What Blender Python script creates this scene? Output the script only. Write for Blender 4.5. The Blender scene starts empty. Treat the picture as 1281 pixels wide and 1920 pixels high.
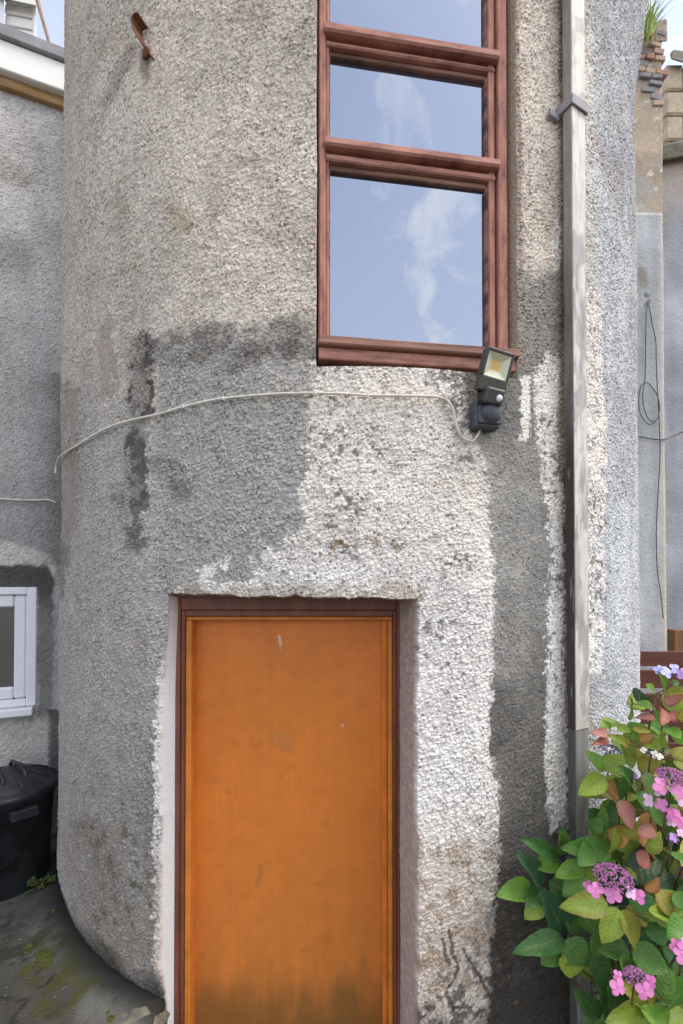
import bpy, bmesh, math, random
import numpy as np
from mathutils import Vector, Matrix

random.seed(7)
rng = np.random.default_rng(11)
sc = bpy.context.scene
col = sc.collection

# ------------------------------------------------------------------ camera
F, W_PX, H_PX = 900.0, 1281.0, 1920.0
PITCH = math.radians(0.8)
SHIFT = 117.4
CAM = Vector((0.0, 0.0, 1.68))
cd = bpy.data.cameras.new('camera')
cam = bpy.data.objects.new('camera', cd)
col.objects.link(cam)
cam.location = CAM
cam.rotation_euler = (math.pi / 2 + PITCH, 0, 0)
cd.sensor_fit = 'HORIZONTAL'
cd.sensor_width = 36
cd.lens = 36 * F / W_PX
cd.shift_y = SHIFT / W_PX
cd.clip_start = 0.05
cd.clip_end = 500
sc.camera = cam

# ------------------------------------------------------------------ sky, sun
SUN_EL, SUN_AZ = math.radians(60), math.radians(108)      # azimuth clockwise from +Y
world = bpy.data.worlds.new('World')
sc.world = world
world.use_nodes = True
wt = world.node_tree
for n in list(wt.nodes):
    wt.nodes.remove(n)
wo = wt.nodes.new('ShaderNodeOutputWorld')
bg = wt.nodes.new('ShaderNodeBackground')
sky = wt.nodes.new('ShaderNodeTexSky')
sky.sky_type = 'NISHITA'
sky.sun_disc = False
sky.sun_elevation = SUN_EL
sky.sun_rotation = SUN_AZ
sky.air_density = 1.0
sky.dust_density = 1.6
sky.ozone_density = 1.0
bg.inputs['Strength'].default_value = 0.15
tc = wt.nodes.new('ShaderNodeTexCoord')
mp = wt.nodes.new('ShaderNodeMapping')
mp.inputs['Scale'].default_value = (1.5, 2.6, 1.2)
mp.inputs['Rotation'].default_value = (0.35, 0.5, 0.9)
ns = wt.nodes.new('ShaderNodeTexNoise')
ns.inputs['Scale'].default_value = 2.1
ns.inputs['Detail'].default_value = 9
ns.inputs['Roughness'].default_value = 0.6
ns.inputs['Distortion'].default_value = 0.9
cr = wt.nodes.new('ShaderNodeMapRange')
cr.inputs['From Min'].default_value = 0.47
cr.inputs['From Max'].default_value = 0.72
cr.interpolation_type = 'SMOOTHSTEP'
sep = wt.nodes.new('ShaderNodeSeparateXYZ')
hz = wt.nodes.new('ShaderNodeMapRange')                     # thin veil thickening to the horizon
hz.inputs['From Min'].default_value = 0.75
hz.inputs['From Max'].default_value = 0.10
hz.inputs['To Min'].default_value = 0.22
hz.inputs['To Max'].default_value = 0.75
mx = wt.nodes.new('ShaderNodeMath')
mx.operation = 'MAXIMUM'
mixw = wt.nodes.new('ShaderNodeMixRGB')
mixw.inputs['Color2'].default_value = (6.6, 6.5, 6.7, 1)
L = wt.links.new
L(tc.outputs['Generated'], mp.inputs['Vector'])
L(mp.outputs['Vector'], ns.inputs['Vector'])
L(ns.outputs['Fac'], cr.inputs['Value'])
L(tc.outputs['Generated'], sep.inputs[0])
L(sep.outputs['Z'], hz.inputs['Value'])
L(cr.outputs[0], mx.inputs[0])
L(hz.outputs[0], mx.inputs[1])
L(mx.outputs[0], mixw.inputs['Fac'])
L(sky.outputs[0], mixw.inputs['Color1'])
L(mixw.outputs[0], bg.inputs['Color'])
L(bg.outputs[0], wo.inputs['Surface'])

sd = bpy.data.lights.new('sun', 'SUN')
sun = bpy.data.objects.new('sun', sd)
col.objects.link(sun)
sd.energy = 1.6
sd.angle = math.radians(40)
sd.color = (1.0, 0.92, 0.80)
sun_dir = Vector((math.sin(SUN_AZ) * math.cos(SUN_EL), math.cos(SUN_AZ) * math.cos(SUN_EL), math.sin(SUN_EL)))
sun.rotation_euler = sun_dir.to_track_quat('Z', 'Y').to_euler()
sun.location = sun_dir * 20

vs = sc.view_settings
vs.view_transform = 'Standard'
vs.look = 'None'
vs.exposure = 0.90
vs.gamma = 1
vs.use_curve_mapping = False

# ------------------------------------------------------------------ projection helpers
CP, SP = math.cos(PITCH), math.sin(PITCH)
CX, CY, R = 0.045, 3.69, 1.90           # the round tower: axis and radius


def ray(px, py):
    xc = (px - 640.5) / F
    yc = -(py - 960 - SHIFT) / F
    return Vector((xc, CP - yc * SP, SP + yc * CP))


def at_y(px, py, y):
    d = ray(px, py)
    return CAM + d * (y / d.y)


def on_plane(px, py, p0, n):
    d = ray(px, py)
    n = Vector(n)
    return CAM + d * ((Vector(p0) - CAM).dot(n) / d.dot(n))


def on_cyl(px, py, off=0.0):
    d = ray(px, py)
    r = R + off
    a = d.x ** 2 + d.y ** 2
    b = -2 * (d.x * CX + d.y * CY)
    c = CX ** 2 + CY ** 2 - r * r
    q = b * b - 4 * a * c
    t = (-b - math.sqrt(max(q, 0))) / (2 * a)
    return CAM + d * t


def project_np(x, y, z):
    dy = y * CP + (z - CAM.z) * SP
    up = -y * SP + (z - CAM.z) * CP
    return 640.5 + F * x / dy, 960 + SHIFT - F * up / dy


# ------------------------------------------------------------------ numpy noise
def vnoise(a, b, scale, seed=0):
    """smooth value noise in 0..1, a,b arrays in metres, scale = feature size"""
    g = np.random.default_rng(seed).random((257, 257)).astype(np.float32)
    u = a / scale + 40.3
    v = b / scale + 17.7
    i = np.floor(u).astype(int)
    j = np.floor(v).astype(int)
    fu = u - i
    fv = v - j
    fu = fu * fu * (3 - 2 * fu)
    fv = fv * fv * (3 - 2 * fv)
    i0, i1, j0, j1 = i % 256, (i + 1) % 256, j % 256, (j + 1) % 256
    return (g[i0, j0] * (1 - fu) + g[i1, j0] * fu) * (1 - fv) + (g[i0, j1] * (1 - fu) + g[i1, j1] * fu) * fv


def fbm(a, b, scale, octs=4, seed=0, gain=0.55):
    t = 0
    amp = 1
    tot = 0
    for k in range(octs):
        t = t + amp * vnoise(a, b, scale / 2 ** k, seed + k)
        tot += amp
        amp *= gain
    return t / tot


def lumps(a, b, cell, seed=0, rmin=0.45, rmax=0.95):
    """pebbly field: height 0..1 of overlapping domes, and a random tone for the topmost dome"""
    g = np.random.default_rng(seed)
    n = 512
    jx, jy, rr, hh, tt = [g.random((n, n)).astype(np.float32) for _ in range(5)]
    u = a / cell + 1000
    v = b / cell + 1000
    i = np.floor(u).astype(int)
    j = np.floor(v).astype(int)
    best = np.zeros(a.shape, np.float32)
    tone = np.full(a.shape, 0.5, np.float32)
    for di in (-1, 0, 1):
        for dj in (-1, 0, 1):
            I, J = (i + di) % n, (j + dj) % n
            dx = (i + di + jx[I, J]) - u
            dy = (j + dj + jy[I, J]) - v
            rad = rmin + (rmax - rmin) * rr[I, J]
            d2 = (dx * dx + dy * dy) / (rad * rad)
            h = np.sqrt(np.clip(1 - d2, 0, 1)) * (0.45 + 0.55 * hh[I, J])
            m = h > best
            best = np.where(m, h, best)
            tone = np.where(m, tt[I, J], tone)
    return best, tone


def sstep(a, b, x):
    t = np.clip((x - a) / (b - a), 0, 1)
    return t * t * (3 - 2 * t)


def stroke(U, V, pts, w, soft=None):
    """1 inside a fat polyline of half-width w (pixels), soft falloff"""
    soft = soft or w
    best = np.full(U.shape, 1e9, np.float32)
    for (x0, y0), (x1, y1) in zip(pts[:-1], pts[1:]):
        dx, dy = x1 - x0, y1 - y0
        t = np.clip(((U - x0) * dx + (V - y0) * dy) / (dx * dx + dy * dy + 1e-9), 0, 1)
        best = np.minimum(best, np.hypot(U - x0 - t * dx, V - y0 - t * dy))
    return 1 - sstep(w, w + soft, best)


def polygon(U, V, pts, soft=6):
    inside = np.zeros(U.shape, bool)
    best = np.full(U.shape, 1e9, np.float32)
    n = len(pts)
    for k in range(n):
        x0, y0 = pts[k]
        x1, y1 = pts[(k + 1) % n]
        dx, dy = x1 - x0, y1 - y0
        t = np.clip(((U - x0) * dx + (V - y0) * dy) / (dx * dx + dy * dy + 1e-9), 0, 1)
        best = np.minimum(best, np.hypot(U - x0 - t * dx, V - y0 - t * dy))
        if y0 != y1:
            c = ((y0 > V) != (y1 > V)) & (U < (x1 - x0) * (V - y0) / (y1 - y0) + x0)
            inside ^= c
    sd_ = np.where(inside, best, -best)
    return sstep(-soft, soft, sd_)


def mixc(c, col3, m):
    return c + (np.array(col3, np.float32) - c) * m[..., None]


# ------------------------------------------------------------------ materials
def new_mat(name):
    m = bpy.data.materials.new(name)
    m.use_nodes = True
    nt = m.node_tree
    b = nt.nodes['Principled BSDF']
    return m, nt, b


def noise_node(nt, scale, detail=5, rough=0.6, stretch=None, coord='Object'):
    t = nt.nodes.new('ShaderNodeTexCoord')
    n = nt.nodes.new('ShaderNodeTexNoise')
    n.inputs['Scale'].default_value = scale
    n.inputs['Detail'].default_value = detail
    n.inputs['Roughness'].default_value = rough
    if stretch:
        mpn = nt.nodes.new('ShaderNodeMapping')
        mpn.inputs['Scale'].default_value = stretch
        nt.links.new(t.outputs[coord], mpn.inputs[0])
        nt.links.new(mpn.outputs[0], n.inputs['Vector'])
    else:
        nt.links.new(t.outputs[coord], n.inputs['Vector'])
    return n


def ramp(nt, src, stops):
    r = nt.nodes.new('ShaderNodeValToRGB')
    e = r.color_ramp.elements
    e[0].position, e[0].color = stops[0][0], (*stops[0][1], 1)
    e[1].position, e[1].color = stops[-1][0], (*stops[-1][1], 1)
    for p, c in stops[1:-1]:
        q = e.new(p)
        q.color = (*c, 1)
    nt.links.new(src, r.inputs[0])
    return r


def add_bump(nt, b, src, dist, strength=1.0):
    bp = nt.nodes.new('ShaderNodeBump')
    bp.inputs['Distance'].default_value = dist
    bp.inputs['Strength'].default_value = strength
    nt.links.new(src, bp.inputs['Height'])
    nt.links.new(bp.outputs[0], b.inputs['Normal'])
    return bp


def plain(name, c, rough=0.6, var=0.25, scale=18, bump=0.0006, bscale=120, stretch=None, metal=0, spec=0.4, dark=None, stops=(0.30, 0.52, 0.72)):
    """a worn, slightly uneven solid colour"""
    m, nt, b = new_mat(name)
    n = noise_node(nt, scale, 7, 0.65, stretch)
    lo = dark if dark else tuple(x * (1 - var) for x in c)
    hi = tuple(min(1, x * (1 + var)) for x in c)
    r = ramp(nt, n.outputs['Fac'], [(stops[0], lo), (stops[1], c), (stops[2], hi)])
    nt.links.new(r.outputs[0], b.inputs['Base Color'])
    b.inputs['Roughness'].default_value = rough
    b.inputs['Metallic'].default_value = metal
    b.inputs['Specular IOR Level'].default_value = spec
    if bump:
        n2 = noise_node(nt, bscale, 4, 0.6, stretch)
        add_bump(nt, b, n2.outputs['Fac'], bump)
    return m


def vcol_mat(name, rough=0.85, fine=260, amp=0.22, bump=0.0012, spec=0.25, bscale=None, stretch=None):
    """colour from the mesh's own 'Col' marks (paint, stain, moss, painted light and shade), broken up by procedural grain"""
    m, nt, b = new_mat(name)
    a = nt.nodes.new('ShaderNodeAttribute')
    a.attribute_name = 'Col'
    n = noise_node(nt, fine, 4, 0.7, stretch)
    mr = nt.nodes.new('ShaderNodeMapRange')
    mr.inputs['From Min'].default_value = 0.3
    mr.inputs['From Max'].default_value = 0.7
    mr.inputs['To Min'].default_value = 1 - amp
    mr.inputs['To Max'].default_value = 1 + amp
    nt.links.new(n.outputs['Fac'], mr.inputs['Value'])
    mu = nt.nodes.new('ShaderNodeVectorMath')
    mu.operation = 'SCALE'
    nt.links.new(a.outputs['Color'], mu.inputs[0])
    nt.links.new(mr.outputs[0], mu.inputs['Scale'])
    nt.links.new(mu.outputs[0], b.inputs['Base Color'])
    b.inputs['Roughness'].default_value = rough
    b.inputs['Specular IOR Level'].default_value = spec
    if bump:
        n2 = noise_node(nt, bscale or fine * 0.8, 5, 0.65, stretch)
        add_bump(nt, b, n2.outputs['Fac'], bump)
    return m


M = {}
M['harl'] = vcol_mat('roughcast_render', 0.9, 230, 0.24, 0.0022)
M['smooth_render'] = vcol_mat('smooth_render', 0.88, 60, 0.16, 0.008, bscale=38)
M['paving'] = vcol_mat('concrete_paving', 0.8, 120, 0.25, 0.002)
M['door_paint'] = vcol_mat('orange_door_paint', 0.42, 14, 0.07, 0.0004, 0.4, bscale=60)
M['pipe_paint'] = vcol_mat('peeling_pipe_paint', 0.55, 60, 0.22, 0.0008, 0.35, stretch=(1, 1, 0.12))
M['brown_paint'] = plain('brown_frame_paint', (0.185, 0.066, 0.040), 0.42, 0.35, 14, 0.0006, 60, (1, 1, 0.25))
M['orange_bead'] = plain('orange_bead_paint', (0.62, 0.200, 0.031), 0.4, 0.25, 9, 0.0004, 80)
M['wood'] = plain('weathered_red_wood', (0.37, 0.168, 0.122), 0.75, 0.35, 40, 0.0014, 46, (1, 1, 0.2), dark=(0.22, 0.088, 0.068), stops=(0.34, 0.48, 0.66))
M['wood_h'] = plain('weathered_red_wood_rail', (0.41, 0.197, 0.148), 0.75, 0.35, 40, 0.0014, 46, (0.2, 0.2, 1), dark=(0.25, 0.105, 0.082), stops=(0.34, 0.48, 0.66))
M['wood_bare'] = plain('bare_weathered_sill_wood', (0.24, 0.125, 0.092), 0.75, 0.45, 20, 0.002, 50, (0.08, 0.08, 1), dark=(0.08, 0.045, 0.035), stops=(0.40, 0.50, 0.61))
M['upvc'] = plain('white_plastic_frame', (0.74, 0.75, 0.79), 0.3, 0.05, 6, 0.0)
M['white_board'] = plain('white_painted_board', (0.83, 0.81, 0.75), 0.5, 0.05, 8, 0.0006, 30, (0.1, 1, 1))
M['flashing'] = plain('grey_roof_edge', (0.24, 0.235, 0.24), 0.6, 0.25, 9, 0.001, 40)
M['tan_board'] = plain('tan_soffit_board', (0.42, 0.25, 0.11), 0.7, 0.4, 20, 0.001, 60, (0.2, 0.2, 1))
M['rust'] = plain('rusty_iron', (0.20, 0.085, 0.042), 0.8, 0.5, 60, 0.0015, 200)
M['black_plastic'] = plain('black_bin_plastic', (0.020, 0.021, 0.025), 0.42, 0.9, 9, 0.0004, 90)
M['lamp_body'] = plain('dark_grey_lamp_metal', (0.062, 0.060, 0.052), 0.5, 0.2, 40, 0.0003, 300)
M['lamp_blue'] = plain('weathered_lamp_plastic', (0.068, 0.074, 0.088), 0.5, 0.3, 40, 0.0003, 300)
M['reflector'] = plain('lamp_reflector', (0.66, 0.64, 0.46), 0.35, 0.08, 20, 0)
M['led'] = plain('lamp_led', (0.80, 0.52, 0.17), 0.5, 0.05, 20, 0)
M['sensor'] = plain('sensor_dome', (0.75, 0.76, 0.78), 0.3, 0.04, 20, 0)
M['cable'] = plain('white_cable_sheath', (0.66, 0.62, 0.53), 0.5, 0.22, 30, 0)
M['wire'] = plain('dark_thin_wire', (0.08, 0.085, 0.085), 0.6, 0.2, 30, 0)
M['stem'] = plain('hydrangea_stem', (0.14, 0.10, 0.045), 0.6, 0.4, 40, 0.0005, 150)
M['bud'] = plain('hydrangea_bud', (0.29, 0.10, 0.22), 0.55, 0.55, 90, 0, dark=(0.10, 0.04, 0.17))
M['fence'] = plain('red_brown_fence_paint', (0.115, 0.035, 0.022), 0.55, 0.3, 14, 0.0008, 40, (0.1, 1, 1))
M['fence_post'] = plain('bare_fence_post', (0.20, 0.105, 0.045), 0.7, 0.4, 14, 0.001, 40, (1, 1, 0.1))
M['rubble'] = plain('brown_mortar_rubble', (0.36, 0.28, 0.22), 0.9, 0.45, 7, 0.02, 16)
M['cream_stone'] = plain('cream_stone', (0.50, 0.42, 0.30), 0.9, 0.3, 6, 0.015, 14)
M['coping'] = plain('mossy_coping_stone', (0.15, 0.14, 0.105), 0.9, 0.45, 9, 0.012, 18)
M['brick_red'] = plain('red_brick', (0.42, 0.23, 0.165), 0.9, 0.3, 12, 0.004, 60)
M['brick_grey'] = plain('blue_grey_brick', (0.27, 0.265, 0.27), 0.9, 0.25, 12, 0.004, 60)
M['brick_pale'] = plain('pale_pink_brick', (0.47, 0.34, 0.26), 0.9, 0.3, 12, 0.004, 60)
M['rod'] = plain('weathered_brown_rod', (0.30, 0.20, 0.115), 0.75, 0.35, 20, 0.001, 60)
M['stone'] = plain('mossy_kerb_stone', (0.17, 0.15, 0.11), 0.9, 0.5, 16, 0.006, 40)
M['moss'] = plain('yellow_green_moss', (0.075, 0.085, 0.016), 0.95, 0.5, 60, 0.006, 130)


def glass_mat(name, tint, refl, rough=0.0, wav=0.0):
    m, nt, b = new_mat(name)
    nt.nodes.remove(b)
    out = nt.nodes['Material Output']
    d = nt.nodes.new('ShaderNodeBsdfDiffuse')
    d.inputs[0].default_value = (*tint, 1)
    g = nt.nodes.new('ShaderNodeBsdfGlossy')
    g.inputs['Roughness'].default_value = rough
    g.inputs['Color'].default_value = (0.80, 0.88, 1, 1)
    mixs = nt.nodes.new('ShaderNodeMixShader')
    lw = nt.nodes.new('ShaderNodeFresnel')
    lw.inputs['IOR'].default_value = 1.5
    ad = nt.nodes.new('ShaderNodeMath')
    ad.operation = 'ADD'
    ad.use_clamp = True
    ad.inputs[1].default_value = refl
    nt.links.new(lw.outputs[0], ad.inputs[0])
    nt.links.new(ad.outputs[0], mixs.inputs[0])
    nt.links.new(d.outputs[0], mixs.inputs[1])
    nt.links.new(g.outputs[0], mixs.inputs[2])
    if wav:
        n = noise_node(nt, 2.2, 2, 0.5)
        bp = nt.nodes.new('ShaderNodeBump')
        bp.inputs['Distance'].default_value = wav
        nt.links.new(n.outputs['Fac'], bp.inputs['Height'])
        nt.links.new(bp.outputs[0], g.inputs['Normal'])
    nt.links.new(mixs.outputs[0], out.inputs['Surface'])
    return m


M['glass'] = glass_mat('reflecting_window_glass', (0.03, 0.035, 0.05), 0.36, 0.0, 0.004)
M['blind_glass'] = glass_mat('dull_window_glass', (0.105, 0.10, 0.085), 0.02, 0.12)


def leaf_mat():
    m, nt, b = new_mat('hydrangea_leaf')
    lk = nt.links.new
    oi = nt.nodes.new('ShaderNodeObjectInfo')
    uv = nt.nodes.new('ShaderNodeUVMap')
    uv.uv_map = 'leaf'
    sp = nt.nodes.new('ShaderNodeSeparateXYZ')
    lk(uv.outputs[0], sp.inputs[0])

    def math_(op, a, bb=None, clamp=False):
        q = nt.nodes.new('ShaderNodeMath')
        q.operation = op
        q.use_clamp = clamp
        for k, v in ((0, a), (1, bb)):
            if v is None:
                continue
            if isinstance(v, (int, float)):
                q.inputs[k].default_value = v
            else:
                lk(v, q.inputs[k])
        return q.outputs[0]
    av = math_('ABSOLUTE', math_('SUBTRACT', sp.outputs['Y'], 0.5))       # 0 at midrib, .5 at rim
    side = math_('FRACT', math_('SUBTRACT', math_('MULTIPLY', sp.outputs['X'], 7.0), math_('MULTIPLY', av, 4.0)))
    sidev = math_('LESS_THAN', math_('ABSOLUTE', math_('SUBTRACT', side, 0.5)), 0.07)
    mid = math_('LESS_THAN', av, 0.028)
    vein = math_('MAXIMUM', mid, math_('MULTIPLY', sidev, 0.22))
    n = noise_node(nt, 30, 5, 0.6)
    # rim turning red-brown, by the object's alpha
    rim = math_('MULTIPLY', math_('SUBTRACT', math_('ADD', math_('MULTIPLY', av, 1.6), n.outputs['Fac']), 0.75, True),
                math_('SUBTRACT', 1.0, oi.outputs['Alpha']), True)
    va = nt.nodes.new('ShaderNodeMapRange')
    va.inputs['From Min'].default_value = 0.3
    va.inputs['From Max'].default_value = 0.7
    va.inputs['To Min'].default_value = 0.72
    va.inputs['To Max'].default_value = 1.25
    lk(n.outputs['Fac'], va.inputs['Value'])
    scl = nt.nodes.new('ShaderNodeVectorMath')
    scl.operation = 'SCALE'
    lk(oi.outputs['Color'], scl.inputs[0])
    lk(va.outputs[0], scl.inputs['Scale'])
    m1 = nt.nodes.new('ShaderNodeMixRGB')
    m1.inputs['Color2'].default_value = (0.26, 0.055, 0.035, 1)
    lk(math_('MULTIPLY', rim, 1.6, True), m1.inputs['Fac'])
    lk(scl.outputs[0], m1.inputs['Color1'])
    m2 = nt.nodes.new('ShaderNodeMixRGB')
    m2.inputs['Color2'].default_value = (0.22, 0.27, 0.09, 1)
    lk(math_('MULTIPLY', vein, 0.42), m2.inputs['Fac'])
    lk(m1.outputs[0], m2.inputs['Color1'])
    lk(m2.outputs[0], b.inputs['Base Color'])
    b.inputs['Roughness'].default_value = 0.42
    b.inputs['Specular IOR Level'].default_value = 0.35
    tr = nt.nodes.new('ShaderNodeBsdfTranslucent')
    lk(m2.outputs[0], tr.inputs['Color'])
    ms = nt.nodes.new('ShaderNodeMixShader')
    ms.inputs[0].default_value = 0.22
    lk(b.outputs[0], ms.inputs[1])
    lk(tr.outputs[0], ms.inputs[2])
    lk(ms.outputs[0], nt.nodes['Material Output'].inputs['Surface'])
    bp = nt.nodes.new('ShaderNodeBump')
    bp.inputs['Distance'].default_value = 0.0014
    bp.invert = True
    hsum = math_('ADD', math_('MULTIPLY', vein, 0.8), math_('MULTIPLY', math_('ABSOLUTE', math_('SUBTRACT', side, 0.5)), -0.9))
    lk(hsum, bp.inputs['Height'])
    lk(bp.outputs[0], b.inputs['Normal'])
    return m


M['leaf'] = leaf_mat()


def petal_mat():
    m, nt, b = new_mat('hydrangea_petal')
    oi = nt.nodes.new('ShaderNodeObjectInfo')
    n = noise_node(nt, 70, 4, 0.6)
    va = nt.nodes.new('ShaderNodeMapRange')
    va.inputs['To Min'].default_value = 0.65
    va.inputs['To Max'].default_value = 1.3
    nt.links.new(n.outputs['Fac'], va.inputs['Value'])
    s = nt.nodes.new('ShaderNodeVectorMath')
    s.operation = 'SCALE'
    nt.links.new(oi.outputs['Color'], s.inputs[0])
    nt.links.new(va.outputs[0], s.inputs['Scale'])
    nt.links.new(s.outputs[0], b.inputs['Base Color'])
    b.inputs['Roughness'].default_value = 0.6
    return m


M['petal'] = petal_mat()


# ------------------------------------------------------------------ objects
def tag(o, label=None, cat=None, group=None, kind=None):
    if label:
        o['label'] = label
    if cat:
        o['category'] = cat
    if group:
        o['group'] = group
    if kind:
        o['kind'] = kind
    return o


def empty(name, loc, label, cat, group=None):
    o = bpy.data.objects.new(name, None)
    o.empty_display_size = 0.1
    col.objects.link(o)
    o.location = loc
    return tag(o, label, cat, group)


def origin(o):
    v = Vector((0, 0, 0))
    while o is not None:
        v += Vector(o.location)
        o = o.parent
    return v


class Mesh:
    """collects shapes in world coordinates; build() links them as one object"""

    def __init__(self):
        self.bm = bmesh.new()

    def box(self, c, size, ax=None, bevel=0.0):
        ax = ax or (Vector((1, 0, 0)), Vector((0, 1, 0)), Vector((0, 0, 1)))
        c = Vector(c)
        b2 = bmesh.new()
        bmesh.ops.create_cube(b2, size=1)
        mat = Matrix((ax[0] * size[0], ax[1] * size[1], ax[2] * size[2])).transposed().to_4x4()
        mat.translation = c
        bmesh.ops.transform(b2, matrix=mat, verts=b2.verts)
        if bevel:
            bmesh.ops.bevel(b2, geom=b2.edges[:], offset=bevel, segments=1, affect='EDGES')
        self._merge(b2)

    def span(self, a, b, bevel=0.0):
        a, b = Vector(a), Vector(b)
        self.box((a + b) / 2, (abs(b.x - a.x), abs(b.y - a.y), abs(b.z - a.z)), None, bevel)

    def hexa(self, p, bevel=0.0):
        """8 corners: bottom 4 (ccw), top 4"""
        b2 = bmesh.new()
        v = [b2.verts.new(q) for q in p]
        for f in ((3, 2, 1, 0), (4, 5, 6, 7), (0, 1, 5, 4), (1, 2, 6, 5), (2, 3, 7, 6), (3, 0, 4, 7)):
            b2.faces.new([v[k] for k in f])
        bmesh.ops.recalc_face_normals(b2, faces=b2.faces[:])
        if bevel:
            bmesh.ops.bevel(b2, geom=b2.edges[:], offset=bevel, segments=1, affect='EDGES')
        self._merge(b2)

    def _merge(self, b2):
        me = bpy.data.meshes.new('tmp')
        b2.to_mesh(me)
        b2.free()
        self.bm.from_mesh(me)
        bpy.data.meshes.remove(me)

    def tube(self, pts, r, n=8, cap=True):
        pts = [Vector(p) for p in pts]
        rs = r if isinstance(r, (list, tuple)) else [r] * len(pts)
        t0 = (pts[1] - pts[0]).normalized()
        nrm = t0.orthogonal().normalized()
        rings = []
        for k, p in enumerate(pts):
            t = (pts[min(k + 1, len(pts) - 1)] - pts[max(k - 1, 0)]).normalized()
            nrm = (nrm - t * nrm.dot(t)).normalized()
            bn = t.cross(nrm)
            rings.append([self.bm.verts.new(p + (nrm * math.cos(a) + bn * math.sin(a)) * rs[k])
                          for a in (2 * math.pi * q / n for q in range(n))])
        for a, b in zip(rings[:-1], rings[1:]):
            for q in range(n):
                self.bm.faces.new((a[q], a[(q + 1) % n], b[(q + 1) % n], b[q]))
        if cap:
            self.bm.faces.new(rings[0][::-1])
            self.bm.faces.new(rings[-1])

    def lathe(self, prof, c, n=48, sx=1.0, sy=1.0):
        c = Vector(c)
        rings = []
        for r, z in prof:
            if r < 1e-5:
                rings.append([self.bm.verts.new(c + Vector((0, 0, z)))])
            else:
                rings.append([self.bm.verts.new(c + Vector((r * sx * math.cos(2 * math.pi * q / n), r * sy * math.sin(2 * math.pi * q / n), z)))
                              for q in range(n)])
        for a, b in zip(rings[:-1], rings[1:]):
            for q in range(n):
                q1 = (q + 1) % n
                if len(a) == 1 and len(b) == 1:
                    continue
                if len(a) == 1:
                    self.bm.faces.new((a[0], b[q1], b[q]))
                elif len(b) == 1:
                    self.bm.faces.new((a[q], a[q1], b[0]))
                else:
                    self.bm.faces.new((a[q], a[q1], b[q1], b[q]))

    def blob(self, c, size, seed=0, sub=3, rough=0.25, ax=None):
        b2 = bmesh.new()
        bmesh.ops.create_icosphere(b2, subdivisions=sub, radius=1)
        rr = random.Random(seed)
        o = [rr.uniform(0, 9) for _ in range(3)]
        from mathutils import noise as mn
        for v in b2.verts:
            k = 1 + rough * mn.noise(v.co * 1.7 + Vector(o)) + rough * 0.5 * mn.noise(v.co * 4.3 + Vector(o))
            v.co = Vector((v.co.x * size[0], v.co.y * size[1], v.co.z * size[2])) * k
            if ax:
                v.co = ax[0] * v.co.x + ax[1] * v.co.y + ax[2] * v.co.z
            v.co += Vector(c)
        self._merge(b2)

    def build(self, name, mat, parent=None, smooth=False, sub=0):
        me = bpy.data.meshes.new(name)
        off = origin(parent) if parent else Vector((0, 0, 0))
        for v in self.bm.verts:
            v.co -= off
        bmesh.ops.recalc_face_normals(self.bm, faces=self.bm.faces[:])
        self.bm.to_mesh(me)
        self.bm.free()
        if smooth:
            me.polygons.foreach_set('use_smooth', [True] * len(me.polygons))
        me.materials.append(mat)
        o = bpy.data.objects.new(name, me)
        col.objects.link(o)
        if parent:
            o.parent = parent
        return o


def np_mesh(name, co, quads, mat, parent=None, colors=None, smooth=True):
    """fast mesh from numpy arrays, with an optional colour per vertex"""
    co = np.asarray(co, np.float32)
    if parent:
        co = co - np.array(origin(parent), np.float32)
    quads = np.asarray(quads, np.int32)
    me = bpy.data.meshes.new(name)
    me.vertices.add(len(co))
    me.vertices.foreach_set('co', co.ravel())
    nq = len(quads)
    me.loops.add(nq * 4)
    me.loops.foreach_set('vertex_index', quads.ravel())
    me.polygons.add(nq)
    me.polygons.foreach_set('loop_start', np.arange(nq, dtype=np.int32) * 4)
    me.polygons.foreach_set('use_smooth', np.full(nq, smooth, bool))
    if colors is not None:
        at = me.attributes.new('Col', 'FLOAT_COLOR', 'POINT')
        rgba = np.ones((len(co), 4), np.float32)
        rgba[:, :3] = np.clip(colors, 0.004, 0.82)
        at.data.foreach_set('color', rgba.ravel())
    me.update(calc_edges=True)
    me.validate()
    me.materials.append(mat)
    o = bpy.data.objects.new(name, me)
    col.objects.link(o)
    if parent:
        o.parent = parent
    return o


def grid_quads(ni, nj, base=0):
    idx = np.arange(ni * nj).reshape(ni, nj) + base
    return np.stack([idx[:-1, :-1], idx[1:, :-1], idx[1:, 1:], idx[:-1, 1:]], -1)


def chips(a, b, cell, seed=0):
    """angular thrown chippings: every cell a tilted facet, grooves between; height about 0..1, tone"""
    g = np.random.default_rng(seed)
    n = 512
    jx, jy, hh, tx, ty, tt = [g.random((n, n)).astype(np.float32) for _ in range(6)]
    u = a / cell + 1000
    v = b / cell + 1000
    i = np.floor(u).astype(int)
    j = np.floor(v).astype(int)
    f1 = np.full(a.shape, 9.0, np.float32)
    f2 = np.full(a.shape, 9.0, np.float32)
    hgt = np.zeros(a.shape, np.float32)
    tone = np.zeros(a.shape, np.float32)
    for di in (-1, 0, 1):
        for dj in (-1, 0, 1):
            I, J = (i + di) % n, (j + dj) % n
            dx = u - (i + di + 0.1 + 0.8 * jx[I, J])
            dy = v - (j + dj + 0.1 + 0.8 * jy[I, J])
            d = np.hypot(dx, dy) - 0.25 * tt[I, J]
            m = d < f1
            f2 = np.where(m, f1, np.minimum(f2, d))
            f1 = np.where(m, d, f1)
            hgt = np.where(m, 0.25 + 0.75 * hh[I, J] + 0.7 * (tx[I, J] - .5) * dx + 0.7 * (ty[I, J] - .5) * dy, hgt)
            tone = np.where(m, tt[I, J], tone)
    return hgt * np.clip((f2 - f1) / 0.35, 0.15, 1), tone


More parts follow.
